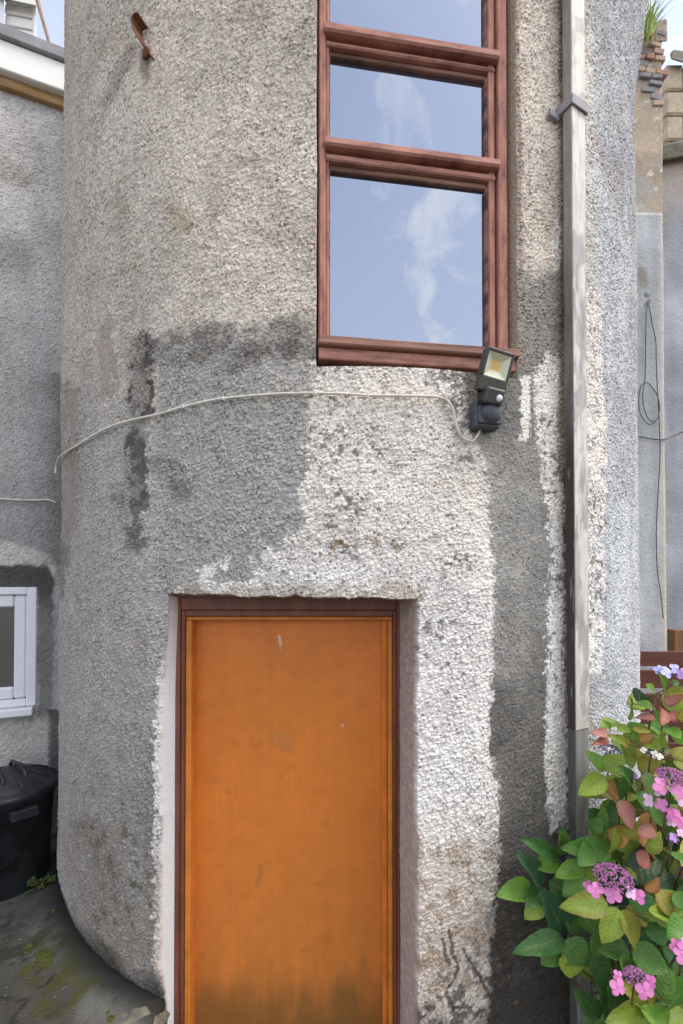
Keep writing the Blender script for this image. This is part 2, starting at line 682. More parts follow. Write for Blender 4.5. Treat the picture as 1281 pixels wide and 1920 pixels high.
def roughcast(s, z, seed=0, amp=1.0):
    """height (m), tone and pit mask of thrown roughcast render"""
    ws = s + 0.006 * (fbm(s, z, 0.03, 3, seed + 60) - 0.5) * 2
    wz = z + 0.006 * (fbm(s, z, 0.03, 3, seed + 70) - 0.5) * 2
    h1, t1 = chips(ws + 0.35 * wz, wz * 1.1 - 0.25 * ws, 0.0195, seed + 1)
    h2, t2 = chips(ws + 3.3, wz + 1.7, 0.0112, seed + 2)
    p1, _ = lumps(ws + 7.1, wz + 5.3, 0.021, seed + 3, 0.06, 0.27)
    clump = fbm(s, z, 0.06, 3, seed + 80)
    und = fbm(s, z, 0.45, 4, seed + 90) - 0.5
    pm = p1 * (clump < 0.62)
    h = (0.0058 * h1 * (0.3 + 1.4 * clump) + 0.0034 * h2 - 0.0036 * pm) * amp + 0.020 * und
    tone = 0.5 * t1 + 0.5 * t2
    low = 1 - np.clip(h1 * 0.62 + h2 * 0.38, 0, 1)
    pit = np.clip(0.40 * sstep(0.60, 0.95, low) + 0.8 * sstep(0.10, 0.45, pm), 0, 1)
    return h, tone, pit


# ================================================================== GROUND
def build_ground():
    xs = np.concatenate([[-40, -15, -6], np.arange(-3.2, 2.6, 0.016), [5, 15, 40]])
    ys = np.concatenate([[-40, -12, -3], np.arange(0.9, 5.6, 0.016), [9, 20, 60]])
    X, Y = np.meshgrid(xs, ys, indexing='ij')
    U, V = project_np(X, np.maximum(Y, 0.3), np.zeros_like(X))
    near = ((X > -3.2) & (X < 2.6) & (Y > 0.9) & (Y < 5.6))
    n1 = fbm(X, Y, 0.5, 5, 3)
    n2 = fbm(X, Y, 0.06, 4, 13)
    Z = np.where(near, 0.03 * (n1 - 0.5) + 0.010 * (n2 - 0.5), 0)
    Z = Z - 0.05 - 0.34 * sstep(-0.728, -0.690, X) * near - 0.22 * (X > 2.6)
    Z = np.where(near, Z, -0.39)
    rad = np.hypot(X - CX, Y - CY) - R
    Z = Z + 0.03 * (1 - sstep(0.0, 0.16, rad)) * (rad > -0.4) * (X < 0.2)      # mortar fillet at the tower foot
    t = fbm(X, Y, 0.28, 5, 21)
    c = np.empty(X.shape + (3,), np.float32)
    c[:] = (0.072, 0.068, 0.058)
    c = c * (0.35 + 1.3 * t[..., None])
    c = c * (0.75 + 0.5 * fbm(X, Y, 0.035, 3, 23))[..., None]
    c = mixc(c, (0.030, 0.028, 0.022), 0.8 * sstep(0.56, 0.66, fbm(X, Y, 0.16, 4, 25)))
    ck = abs(fbm(X, Y, 0.5, 4, 27) - 0.5)
    c = mixc(c, (0.02, 0.018, 0.015), 0.8 * (1 - sstep(0.002, 0.008, ck)))
    pn = fbm(X, Y, 0.11, 4, 33)
    Up, Vp = U + 60 * (pn - 0.5), V + 60 * (n2 - 0.5)
    mk = sstep(0.42, 0.56, fbm(X, Y, 0.045, 4, 29))
    c = mixc(c, (0.070, 0.072, 0.018), 0.9 * mk * stroke(Up, Vp, [(70, 1790), (110, 1775), (150, 1830)], 24, 32))
    c = mixc(c, (0.060, 0.060, 0.020), 0.8 * mk * stroke(Up, Vp, [(60, 1840), (110, 1845)], 20, 40))
    c = mixc(c, (0.15, 0.145, 0.13), 0.7 * stroke(Up, Vp, [(170, 1880), (230, 1900)], 18, 40))
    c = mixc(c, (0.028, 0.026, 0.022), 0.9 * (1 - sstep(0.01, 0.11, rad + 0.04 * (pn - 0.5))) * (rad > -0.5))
    soil = sstep(0.35, 0.55, X + 0.1 * (pn - 0.5)) * (Y > 0.5)
    c = mixc(c, (0.022, 0.017, 0.012), soil)
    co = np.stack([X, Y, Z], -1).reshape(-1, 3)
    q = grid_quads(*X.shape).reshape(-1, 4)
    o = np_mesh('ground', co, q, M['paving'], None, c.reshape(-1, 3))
    tag(o, kind='structure')


build_ground()

# ================================================================== TOWER
tower = empty('round_tower', (CX, CY, 0), 'round grey roughcast stair tower with orange door and tall window', 'tower')
DOOR_Y = 2.02                               # front of the door frame
W_ROT = math.radians(8.2)
WX = Vector((math.cos(W_ROT), math.sin(W_ROT), 0))
WN = Vector((math.sin(W_ROT), -math.cos(W_ROT), 0))     # window's outward normal
WP = Vector((0.28, 1.885, 0))


def build_tower_wall():
    step = 0.0051
    s = np.arange(-63, 63.01, math.degrees(step / R)) * math.pi / 180 * R
    z = np.arange(-0.42, 5.12, step)
    S0, Z0 = np.meshgrid(s, z, indexing='ij')

    def s_of(px, py):
        p = on_cyl(px, py)
        return math.asin((p.x - CX) / R) * R
    # --- openings by nearest grid line, then the lines are warped to the real arris
    def ii(v):
        return int(np.argmin(abs(s - v)))

    def jj(v):
        return int(np.argmin(abs(z - v)))
    zt = on_cyl(560, 1117).z
    dl, dr = s_of(300, 1500), s_of(784, 1500)
    i0, i1, jt = ii(dl), ii(dr), jj(zt)
    zb = on_cyl(780, 689).z
    wl, wr = s_of(592, 400), s_of(967, 400)
    k0, k1, jb, jw = ii(wl), ii(wr), jj(zb), jj(4.72)
    S, Z = S0.copy(), Z0.copy()
    # door: left arris leans in near the head; all arrises wander
    fade = 1 - sstep(zt + 0.02, zt + 0.28, Z0)
    lean = 0.036 * sstep(zt - 0.45, zt - 0.02, Z0)
    wob = 0.014 * (vnoise(Z0, Z0 * 0, 0.09, 5) - 0.5) + 0.008 * (vnoise(Z0, Z0 * 0, 0.03, 6) - 0.5)
    S += (lean + wob) * np.exp(-((S0 - s[i0]) / 0.05) ** 2) * fade
    S += wob * np.exp(-((S0 - s[i1]) / 0.05) ** 2) * fade
    wz = 0.016 * (vnoise(S0, S0 * 0, 0.10, 8) - 0.5) + 0.010 * (vnoise(S0, S0 * 0, 0.03, 9) - 0.5)
    tilt = -0.012 * (S0 - 0.5 * (s[i0] + s[i1]))
    Z += (wz + tilt) * np.exp(-((Z0 - z[jt]) / 0.05) ** 2) * sstep(s[i0] - 0.16, s[i0] - 0.02, S0) * (1 - sstep(s[i1] + 0.02, s[i1] + 0.16, S0))
    S += 0.5 * wob * np.exp(-((S0 - s[k0]) / 0.04) ** 2) * sstep(zb - 0.15, zb, Z0)
    S += 0.5 * wob * np.exp(-((S0 - s[k1]) / 0.04) ** 2) * sstep(zb - 0.15, zb, Z0)
    # --- relief
    h, tone, pit = roughcast(S0, Z0, 0)
    ph = S0 / R
    X0 = CX + R * np.sin(ph)
    Y0 = CY - R * np.cos(ph)
    U, V = project_np(X0, Y0, Z0)
    jag = (fbm(S0, Z0, 0.035, 3, 140) - 0.5) * 1.4 + 0.9 * (tone - 0.5)
    jag2 = (fbm(S0, Z0, 0.035, 3, 150) - 0.5) * 2
    big = (fbm(S0, Z0, 0.16, 3, 160) - 0.5) * 2
    Uj = U + 16 * jag + 12 * big
    Vj = V + 18 * jag2 + 12 * big
    smooth = np.zeros_like(S0)
    smooth = np.maximum(smooth, 0.75 * stroke(Uj, Vj, [(205, 610), (202, 735)], 11, 10))
    smooth = np.maximum(smooth, 0.8 * stroke(Uj, Vj, [(132, 730), (140, 830)], 7, 8))
    smooth = np.maximum(smooth, 0.7 * stroke(Uj, Vj, [(268, 790), (262, 930)], 13, 9))
    smooth = np.maximum(smooth, 0.8 * stroke(Uj, Vj, [(124, 880), (128, 1020)], 7, 8))
    # finer stipple in the dark strip right of the door
    strip = polygon(U + 8 * jag, V + 14 * jag2, [(912, 862), (876, 800), (872, 700), (905, 690), (976, 694), (1002, 722), (1004, 800), (1016, 900), (1036, 1010), (1024, 1200), (1022, 1540), (1062, 1575),
                                (1064, 1930), (914, 1930), (920, 1780), (938, 1600), (938, 1500), (920, 1400), (928, 1100)], 12)
    h = h * (1 - smooth) * (1 - 0.45 * strip)
    h += 0.06 * sstep(4.38, 5.05, Z0) * sstep(0.62, 0.95, ph)                  # swelling under the eaves, right
    h -= 0.03 * (1 - sstep(-0.05, 0.12, Z0)) * (ph < 0)                            # worn foot
    # --- colour of the render, its old limewash, stains, algae, and some painted light and shade
    c = np.empty(S0.shape + (3,), np.float32)
    tv = sstep(480, 1050, V + 120 * big)
    c[:] = (0.63, 0.56, 0.475)
    c = mixc(c, (0.44, 0.425, 0.395), tv)
    c = mixc(c, (0.36, 0.34, 0.305), sstep(1350, 1800, V))
    c = mixc(c, (0.265, 0.245, 0.215), 0.85 * sstep(1050, 1600, V + 90 * big) * (1 - sstep(300, 340, U)))
    c = mixc(c, (0.47, 0.485, 0.505), 0.9 * sstep(1085, 1130, U))  # cool skylight on the drum's right side, put into the render colour
    mott = fbm(S0, Z0, 0.30, 5, 200)
    strk = fbm(S0 * 1.0, Z0 * 0.14, 0.06, 4, 210)
    c *= (0.72 + 0.56 * mott)[..., None]
    c *= (0.86 + 0.28 * strk)[..., None]
    c = mixc(c, (0.40, 0.33, 0.25), 0.35 * sstep(0.52, 0.72, fbm(S0, Z0, 0.12, 4, 220)) * (1 - tv))
    c = mixc(c, (0.34, 0.325, 0.305), 0.6 * (1 - sstep(150, 330, Uj)) * sstep(380, 900, V))  # shade of the left flank painted in, here and next line
    c = mixc(c, (0.45, 0.41, 0.365), 0.6 * (1 - sstep(130, 260, Uj)) * (1 - sstep(380, 900, V)))
    # grey damp field left of the limewash
    c = mixc(c, (0.33, 0.328, 0.315), 0.6 * polygon(Uj, Vj, [(290, 640), (585, 620), (578, 990), (420, 1070), (330, 1000), (300, 830)], 28))
    spot = 0.35 + 0.65 * sstep(0.40, 0.58, fbm(S0, Z0, 0.055, 4, 225))
    c = mixc(c, (0.15, 0.135, 0.118), 0.70 * spot * stroke(Uj, Vj, [(270, 668), (430, 640), (590, 628)], 18, 30))
    c = mixc(c, (0.15, 0.135, 0.118), 0.6 * spot * stroke(Uj, Vj, [(420, 690), (500, 660), (590, 650)], 8, 22))
    # dark runs, and the strap's shadow painted on the wall
    c = mixc(c, (0.085, 0.075, 0.066), 0.95 * (0.3 + 0.7 * spot) * stroke(Uj, Vj, [(272, 640), (266, 730), (266, 800), (262, 930)], 13, 12))
    c = mixc(c, (0.11, 0.10, 0.088), 0.8 * spot * stroke(Uj, Vj, [(262, 870), (240, 940), (255, 1010)], 12, 22))
    c = mixc(c, (0.16, 0.145, 0.13), 0.7 * spot * stroke(Uj, Vj, [(315, 880), (335, 920)], 14, 20))
    c = mixc(c, (0.13, 0.115, 0.10), 0.42 * stroke(U + 4 * jag, V, [(252, 90), (228, 135), (203, 195)], 5, 12))  # cast shadow of the rusty strap, painted as a dark diagonal
    c = mixc(c, (0.20, 0.13, 0.085), 0.6 * stroke(U + 4 * jag, V, [(273, 104), (275, 145)], 4, 8))
    c = mixc(c, (0.33, 0.265, 0.215), 0.8 * stroke(Uj, Vj, [(205, 610), (202, 735)], 10, 12))
    c = mixc(c, (0.27, 0.22, 0.185), 0.75 * stroke(Uj, Vj, [(132, 730), (140, 830), (124, 1020)], 8, 12))
    c = mixc(c, (0.42, 0.31, 0.18), 0.5 * stroke(Uj, Vj, [(335, 400), (345, 425)], 7, 14))
    # limewash
    grain = 0.55 * (tone - 0.5) + 0.5 * (fbm(S0, Z0, 0.016, 2, 145) - 0.5)

    def crisp(mk, e=0.07):
        return sstep(0.5 - e, 0.5 + e, mk + grain * np.clip(4 * mk * (1 - mk) + 0.15, 0, 1))
    wash = polygon(Uj, Vj, [(588, 676), (880, 683), (878, 800), (930, 842), (938, 870), (926, 1000), (926, 1100), (918, 1400), (940, 1500), (938, 1600),
                            (922, 1700), (916, 1780), (908, 1940), (700, 1940), (700, 1120), (400, 1122), (420, 1098), (520, 1060), (576, 1000), (568, 920), (580, 800)], 15)
    patchy = sstep(0.42, 0.58, fbm(S0, Z0, 0.07, 4, 230))
    wash = np.maximum(wash, 0.8 * patchy * polygon(Uj, Vj, [(340, 1085), (450, 1030), (585, 985), (590, 1120), (330, 1122)], 12))
    wash = np.maximum(wash, polygon(U + 11 * jag, Vj, [(1004, 700), (1030, 672), (1055, 668), (1056, 1000), (1058, 1300), (1060, 1540), (1032, 1560), (1024, 1400), (1026, 1150),
                                             (1030, 1060), (1030, 1000), (1016, 860), (1006, 780)], 9))
    wash = np.maximum(wash, stroke(U + 8 * jag, Vj, [(985, 715), (986, 815)], 7, 5))
    wash = np.maximum(wash, stroke(U + 8 * jag, Vj, [(1046, 425), (1045, 492)], 10, 5))
    wash = np.maximum(wash, 0.85 * stroke(U + 10 * jag, Vj, [(1108, 560), (1118, 900), (1112, 1060), (1108, 1250)], 15, 10) * (0.6 + 0.4 * patchy))
    wash = np.maximum(wash, 0.8 * stroke(U + 8 * jag, V, [(322, 1128), (303, 1270), (296, 1400), (296, 1900)], 4, 6))
    wash = np.maximum(wash, 0.7 * stroke(U + 10 * jag, V, [(938, 1430), (942, 1480)], 8, 8))
    wash = crisp(wash)
    wcol = np.empty_like(c)
    wcol[:] = (0.78, 0.715, 0.635)
    wcol = mixc(wcol, (0.76, 0.725, 0.68), sstep(900, 1150, V))
    wcol = mixc(wcol, (0.58, 0.51, 0.435), sstep(1480, 1720, V + 60 * big))
    wcol *= (0.80 + 0.36 * fbm(S0, Z0, 0.2, 5, 240))[..., None]
    wash = wash * (1 - 0.6 * sstep(0.25, 0.7, pit) * sstep(0.40, 0.6, fbm(S0, Z0, 0.12, 3, 250)))
    c = c + (wcol - c) * wash[..., None]
    # stains and dark patches over the limewash
    spec = sstep(0.60, 0.68, fbm(S0, Z0, 0.02, 2, 260)) * sstep(0.5, 0.65, fbm(S0, Z0, 0.15, 3, 261))
    c = mixc(c, (0.10, 0.095, 0.09), 0.75 * spec * wash * (V < 1300))
    c = mixc(c, (0.16, 0.15, 0.14), 0.75 * sstep(0.47, 0.6, fbm(S0, Z0, 0.025, 3, 262)) * stroke(Uj, Vj, [(845, 705), (872, 780)], 22, 30))  # speckled dark patch left of the floodlight
    c = mixc(c, (0.28, 0.185, 0.085), 0.8 * stroke(Uj, Vj, [(632, 1022), (650, 1030)], 5, 6))
    c = mixc(c, (0.24, 0.17, 0.10), 0.7 * stroke(Uj, Vj, [(690, 1018), (716, 1024)], 4, 6))
    c = mixc(c, (0.24, 0.17, 0.10), 0.7 * stroke(Uj, Vj, [(742, 1026), (756, 1032)], 3, 6))
    c = mixc(c, (0.33, 0.24, 0.15), 0.45 * stroke(Uj, Vj, [(350, 1112), (780, 1108)], 7, 12))
    warm = sstep(0.5, 0.68, fbm(S0, Z0, 0.05, 4, 270))
    c = mixc(c, (0.30, 0.205, 0.125), 0.6 * warm * sstep(1450, 1640, V) * (U > 770) * (U < 960))
    c = mixc(c, (0.09, 0.07, 0.055), 0.85 * sstep(0.52, 0.62, fbm(S0, Z0, 0.03, 4, 272)) * sstep(1700, 1860, V + 0.5 * (U - 900)) * (U > 770))
    for pts in ([(842, 1745), (850, 1790), (858, 1812), (836, 1860), (850, 1890)], [(868, 1780), (900, 1835), (925, 1880)], [(830, 1760), (842, 1810)]):
        c = mixc(c, (0.06, 0.045, 0.035), 0.85 * stroke(U + 5 * jag, V + 5 * jag2, pts, 1.6, 2.5))
    # dark strip between limewash and downpipe
    keep = 1 - np.clip(wash * (U > 1000), 0, 1)
    keep *= 1 - np.clip(stroke(U + 8 * jag, Vj, [(985, 715), (986, 815)], 7, 5), 0, 1)
    sm = crisp(strip, 0.12) * keep
    dcol = np.empty_like(c)
    dcol[:] = (0.27, 0.26, 0.24)
    dcol = mixc(dcol, (0.125, 0.118, 0.108), sstep(1040, 1400, V + 80 * big))
    dcol = mixc(dcol, (0.050, 0.044, 0.038), sstep(1560, 1690, V + 50 * big))  # black foot: wet render plus the bush's shade, both in the colour
    dcol *= (0.55 + 0.9 * fbm(S0, Z0, 0.10, 4, 280))[..., None]
    c = c + (dcol - c) * (0.92 * sm)[..., None]
    c = mixc(c, (0.17, 0.165, 0.15), 0.7 * polygon(Uj, Vj, [(965, 520), (1058, 500), (1058, 668), (1000, 700), (960, 860), (935, 830), (905, 760), (940, 690), (968, 680)], 14) * (1 - wash))
    c = mixc(c, (0.10, 0.09, 0.08), 0.7 * stroke(Uj, Vj, [(893, 700), (885, 760)], 14, 16))
    # mould by the downpipe
    c = mixc(c, (0.030, 0.026, 0.022), 0.95 * stroke(U + 9 * jag, V, [(1066, 880), (1070, 1200), (1074, 1560)], 5, 6))
    c = mixc(c, (0.22, 0.155, 0.10), 0.7 * stroke(U + 8 * jag, V, [(1054, 0), (1056, 420), (1054, 900)], 4, 6))
    c = mixc(c, (0.30, 0.24, 0.19), 0.75 * stroke(U + 6 * jag, V, [(962, -60), (970, 420), (974, 690)], 5, 7))
    c = mixc(c, (0.05, 0.045, 0.04), 0.6 * sstep(1500, 1600, V) * (U > 1062))  # same wet foot and painted bush shade, right of the pipe
    # lower left: algae, bare patches
    c = mixc(c, (0.115, 0.10, 0.05), 0.75 * warm * stroke(Uj, Vj, [(195, 1540), (245, 1620), (220, 1760)], 30, 50))
    c = mixc(c, (0.24, 0.175, 0.14), 0.5 * (1 - warm) * stroke(Uj, Vj, [(170, 1580), (190, 1700), (230, 1780)], 30, 40))
    c = mixc(c, (0.20, 0.13, 0.095), 0.7 * stroke(Uj, Vj, [(195, 1810), (235, 1860)], 10, 14))
    c = mixc(c, (0.33, 0.22, 0.14), 0.4 * stroke(Uj, Vj, [(266, 1195), (268, 1250)], 3, 6))
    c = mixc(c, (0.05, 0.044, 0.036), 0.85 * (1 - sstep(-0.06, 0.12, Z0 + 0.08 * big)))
    c = mixc(c, (0.13, 0.12, 0.11), 0.55 * stroke(Uj, V, [(118, 1040), (110, 1110)], 9, 14))
    # each thrown lump has its own tone; pits and hollows take a darker colour
    c *= (0.80 + 0.42 * tone)[..., None]
    grit = pit
    c = mixc(c, (0.060, 0.050, 0.040), 0.52 * grit * (0.55 + 0.9 * sstep(0.4, 0.62, fbm(S0, Z0, 0.11, 3, 290))) * (1 - 0.6 * smooth))
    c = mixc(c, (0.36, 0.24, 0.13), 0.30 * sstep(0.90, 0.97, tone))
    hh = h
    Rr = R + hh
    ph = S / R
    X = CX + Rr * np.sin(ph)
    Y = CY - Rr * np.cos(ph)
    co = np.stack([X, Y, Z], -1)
    ni, nj = S.shape
    q = grid_quads(ni, nj)
    keepq = np.ones(q.shape[:2], bool)
    keepq[i0:i1, :jt] = False
    keepq[k0:k1, jb:jw] = False
    quads = [q[keepq]]
    idx = np.arange(ni * nj).reshape(ni, nj)
    vco = [co.reshape(-1, 3)]
    vcl = [c.reshape(-1, 3)]
    base = ni * nj

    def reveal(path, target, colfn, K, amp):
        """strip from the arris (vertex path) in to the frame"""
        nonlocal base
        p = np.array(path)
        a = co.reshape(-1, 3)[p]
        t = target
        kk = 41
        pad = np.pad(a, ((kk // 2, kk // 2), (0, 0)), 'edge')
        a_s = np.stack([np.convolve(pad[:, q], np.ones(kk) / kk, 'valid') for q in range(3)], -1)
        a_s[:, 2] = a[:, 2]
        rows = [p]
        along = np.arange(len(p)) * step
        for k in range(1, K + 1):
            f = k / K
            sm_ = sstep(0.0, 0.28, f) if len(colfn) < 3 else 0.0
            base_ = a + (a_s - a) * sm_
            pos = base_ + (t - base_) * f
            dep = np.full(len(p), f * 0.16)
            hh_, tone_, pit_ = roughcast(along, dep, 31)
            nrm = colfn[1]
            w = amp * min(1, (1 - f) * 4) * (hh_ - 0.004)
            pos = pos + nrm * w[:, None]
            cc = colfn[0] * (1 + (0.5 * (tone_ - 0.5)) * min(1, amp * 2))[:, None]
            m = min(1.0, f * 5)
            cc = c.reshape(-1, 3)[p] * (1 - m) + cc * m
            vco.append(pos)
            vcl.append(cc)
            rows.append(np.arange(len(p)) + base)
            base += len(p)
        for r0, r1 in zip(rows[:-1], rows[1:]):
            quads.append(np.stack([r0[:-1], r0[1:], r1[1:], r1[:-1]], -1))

    fl, fr = at_y(331, 1500, DOOR_Y).x, at_y(751, 1500, DOOR_Y).x
    ft = at_y(540, 1120, DOOR_Y).z
    yb = DOOR_Y + 0.03
    left = [idx[i0, j] for j in range(0, jt + 1)]
    top = [idx[i, jt] for i in range(i0, i1 + 1)]
    right = [idx[i1, j] for j in range(jt, -1, -1)]
    zl = co.reshape(-1, 3)[left][:, 2]
    zr = co.reshape(-1, 3)[right][:, 2]

    def full(v, n):
        return np.tile(np.array(v, np.float32), (n, 1))
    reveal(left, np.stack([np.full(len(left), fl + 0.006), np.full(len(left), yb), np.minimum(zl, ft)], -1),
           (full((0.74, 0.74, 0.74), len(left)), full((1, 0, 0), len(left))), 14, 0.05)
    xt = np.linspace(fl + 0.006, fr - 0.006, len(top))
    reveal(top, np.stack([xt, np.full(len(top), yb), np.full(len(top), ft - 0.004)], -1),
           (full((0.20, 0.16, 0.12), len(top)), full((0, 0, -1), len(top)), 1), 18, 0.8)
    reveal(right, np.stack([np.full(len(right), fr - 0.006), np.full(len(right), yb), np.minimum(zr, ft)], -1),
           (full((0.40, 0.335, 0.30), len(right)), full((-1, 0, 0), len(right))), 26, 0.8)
    wl_p = on_plane(597, 400, WP, WN)
    wr_p = on_plane(950, 400, WP, WN)
    la = [idx[k0, j] for j in range(jw, jb - 1, -1)]
    bo = [idx[k, jb] for k in range(k0, k1 + 1)]
    ra = [idx[k1, j] for j in range(jb, jw + 1)]

    def wt_(p, n, zz):
        b = p - WN * 0.03
        return np.stack([np.full(n, b.x), np.full(n, b.y), zz], -1)
    flat = co.reshape(-1, 3)
    reveal(la, wt_(wl_p, len(la), flat[la][:, 2]), (full((0.30, 0.25, 0.21), len(la)), full(WX, len(la))), 10, 0.3)
    tt = np.linspace(0, 1, len(bo))[:, None]
    bt = (1 - tt) * np.array(wl_p - WN * 0.03) + tt * np.array(wr_p - WN * 0.03)
    bt[:, 2] = zb
    reveal(bo, bt, (full((0.25, 0.2, 0.17), len(bo)), full((0, 0, 1), len(bo)), 1), 8, 0.5)
    reveal(ra, wt_(wr_p, len(ra), flat[ra][:, 2]), (full((0.37, 0.28, 0.205), len(ra)), full(-WX, len(ra))), 12, 0.35)
    # the rest of the drum, coarse, and its top
    a = np.radians(np.linspace(63, 297, 60))
    zz = np.array([-0.42, 1.2, 2.5, 3.8, 5.118])
    A, ZZ = np.meshgrid(a, zz, indexing='ij')
    bx = np.stack([CX + (R + .004) * np.sin(A), CY - (R + .004) * np.cos(A), ZZ], -1)
    quads.append(grid_quads(60, 5, base).reshape(-1, 4))
    vco.append(bx.reshape(-1, 3))
    vcl.append(np.tile(np.array((0.36, 0.35, 0.33)), (300, 1)))
    base += 300
    an = np.radians(np.linspace(0, 360, 65))
    rr = np.array([0.0005, R + 0.005])
    A, RR = np.meshgrid(an, rr, indexing='ij')
    bx = np.stack([CX + RR * np.sin(A), CY - RR * np.cos(A), np.full(A.shape, 5.115)], -1)
    quads.append(grid_quads(65, 2, base).reshape(-1, 4))
    vco.append(bx.reshape(-1, 3))
    vcl.append(np.tile(np.array((0.2, 0.2, 0.2)), (130, 1)))
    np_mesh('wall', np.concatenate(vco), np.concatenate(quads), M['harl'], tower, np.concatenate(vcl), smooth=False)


build_tower_wall()

# ---- door frame and door (parts of the tower)
def X_(px, y=DOOR_Y):
    return (px - 640.5) / F * y


def Z_(py, y=DOOR_Y):
    return at_y(640, py, y).z


def strip(name, x0, x1, y0, y1, z0, z1, mat, parent, bev=0.003):
    m = Mesh()
    m.span((x0, y0, z0), (x1, y1, z1), bev)
    return m.build(name, mat, parent)


xo0, xo1 = X_(329), X_(753)
xi0, xi1 = X_(345.5), X_(737.5)
zt, zi = Z_(1119), Z_(1156.5)
fr = Mesh()
fr.span((xo0, DOOR_Y + 0.045, -0.36), (xo0 + 0.004, DOOR_Y + 0.10, zt), 0)
door_frame = fr.build('door_frame', M['brown_paint'], tower)
strip('jamb', xo0 + .001, X_(338), DOOR_Y, DOOR_Y + 0.12, -0.36, zt - 0.001, M['brown_paint'], door_frame, 0.004)
strip('jamb', X_(338), xi0, DOOR_Y + 0.010, DOOR_Y + 0.118, -0.36, Z_(1144), M['brown_paint'], door_frame, 0.004)
strip('jamb', X_(744.5), xo1, DOOR_Y + 0.001, DOOR_Y + 0.12, -0.36, zt - 0.002, M['brown_paint'], door_frame, 0.004)
strip('jamb', xi1, X_(744.5), DOOR_Y + 0.010, DOOR_Y + 0.118, -0.36, Z_(1144), M['brown_paint'], door_frame, 0.004)
strip('head', X_(338), X_(744.5), DOOR_Y + 0.002, DOOR_Y + 0.119, Z_(1144), zt, M['brown_paint'], door_frame, 0.004)
strip('head', xi0, xi1, DOOR_Y + 0.011, DOOR_Y + 0.117, zi, Z_(1144), M['brown_paint'], door_frame, 0.004)
strip('threshold', X_(346), X_(737), DOOR_Y + 0.0, DOOR_Y + 0.125, -0.42, -0.352, M['stone'], door_frame, 0.004)

dm = Mesh()
dm.span((xi0, DOOR_Y + 0.100, -0.35), (xi1, DOOR_Y + 0.12, zi), 0.0)
door = dm.build('door', M['orange_bead'], tower)
# leaf panel with its own marks
yp = DOOR_Y + 0.088
xs = np.arange(X_(357), X_(727), 0.006)
zs = np.arange(-0.349, Z_(1164), 0.006)
PX, PZ = np.meshgrid(xs, zs, indexing='ij')
PU, PV = project_np(PX, np.full_like(PX, yp), PZ)
n1 = fbm(PX, PZ, 0.16, 5, 301)
n2 = fbm(PX * 3, PZ * 0.5, 0.16, 4, 311)
n3 = fbm(PX, PZ, 0.05, 4, 321)
pc = np.empty(PX.shape + (3,), np.float32)
pc[:] = (0.70, 0.205, 0.029)
pc *= (0.90 + 0.20 * n1)[..., None]
pc = mixc(pc, (0.57, 0.180, 0.034), 0.5 * n2)
brush = fbm(PX, PZ * 0.04, 0.012, 3, 331)
pc *= (0.95 + 0.10 * brush)[..., None]
pc = mixc(pc, (0.42, 0.16, 0.042), 0.35 * sstep(1450, 1780, PV + 120 * (n1 - 0.5)))
pc = mixc(pc, (0.13, 0.085, 0.026), 0.7 * sstep(1790, 1915, PV + 110 * (n2 - 0.5) + 60 * (n1 - 0.5)))
pc = mixc(pc, (0.36, 0.19, 0.07), 0.3 * stroke(PU + 20 * (n3 - .5), PV + 20 * (n3 - .5), [(515, 1380), (540, 1400)], 6, 14))
pc = mixc(pc, (0.14, 0.09, 0.05), 0.3 * stroke(PU + 8 * (n3 - .5), PV, [(490, 1625), (482, 1660)], 2, 4))
pc = mixc(pc, (0.16, 0.08, 0.04), 0.25 * stroke(PU + 8 * (n3 - .5), PV, [(425, 1483), (430, 1486)], 2, 4))
pc = mixc(pc, (0.18, 0.07, 0.04), 0.25 * stroke(PU, PV, [(380, 1790), (381, 1800)], 2, 5))
pc = mixc(pc, (0.75, 0.66, 0.58), 0.9 * stroke(PU, PV, [(524.5, 1193), (525.5, 1208)], 1.4, 1.6))
pc = mixc(pc, (0.65, 0.5, 0.4), 0.6 * stroke(PU, PV, [(525.5, 1208), (526.5, 1220)], 0.5, 1.6))
pc = mixc(pc, (0.75, 0.62, 0.5), 0.8 * stroke(PU, PV, [(642, 1360), (643, 1361)], 1.2, 1.6))
dark = sstep(0.63, 0.75, n3)
pc = mixc(pc, (0.38, 0.12, 0.025), 0.2 * dark)
np_mesh('panel', np.stack([PX, yp + 0.0015 * (n1 - 0.5), PZ], -1).reshape(-1, 3), grid_quads(*PX.shape).reshape(-1, 4)[:, ::-1], M['door_paint'], door, pc.reshape(-1, 3))
strip('bead', xi0 + .001, X_(357), DOOR_Y + 0.018, DOOR_Y + 0.096, -0.349, Z_(1164), M['orange_bead'], door, 0.004)
strip('bead', X_(729), xi1 - .001, DOOR_Y + 0.018, DOOR_Y + 0.096, -0.349, Z_(1164), M['orange_bead'], door, 0.004)
strip('bead', xi0 + .001, xi1 - .001, DOOR_Y + 0.019, DOOR_Y + 0.097, Z_(1164) + .0005, zi - .001, M['orange_bead'], door, 0.004)
strip('stop', X_(719), X_(729) - .0005, DOOR_Y + 0.062, DOOR_Y + 0.095, -0.349, Z_(1164) - .001, M['orange_bead'], door, 0.003)
for py in (1262, 1390, 1503, 1650, 1800):
    m = Mesh()
    m.blob(at_y(352, py, DOOR_Y + 0.018), (0.0022, 0.0015, 0.0022), py, 1, 0.1)
    m.build('nail_head', M['rust'], door)

# ---- window (part of the tower): frame lies in a plane turned a little to the right
win = None


def wpt(px, py, d=0.0):
    """point on the window plane pushed outwards by d"""
    return on_plane(px, py, WP + WN * d, WN)


WLEFT = (WP - wpt(597, 300)).dot(-WX)


def wloc(px, py):
    p = wpt(px, py)
    return (p - WP).dot(WX), p.z


UP = Vector((0, 0, 1))


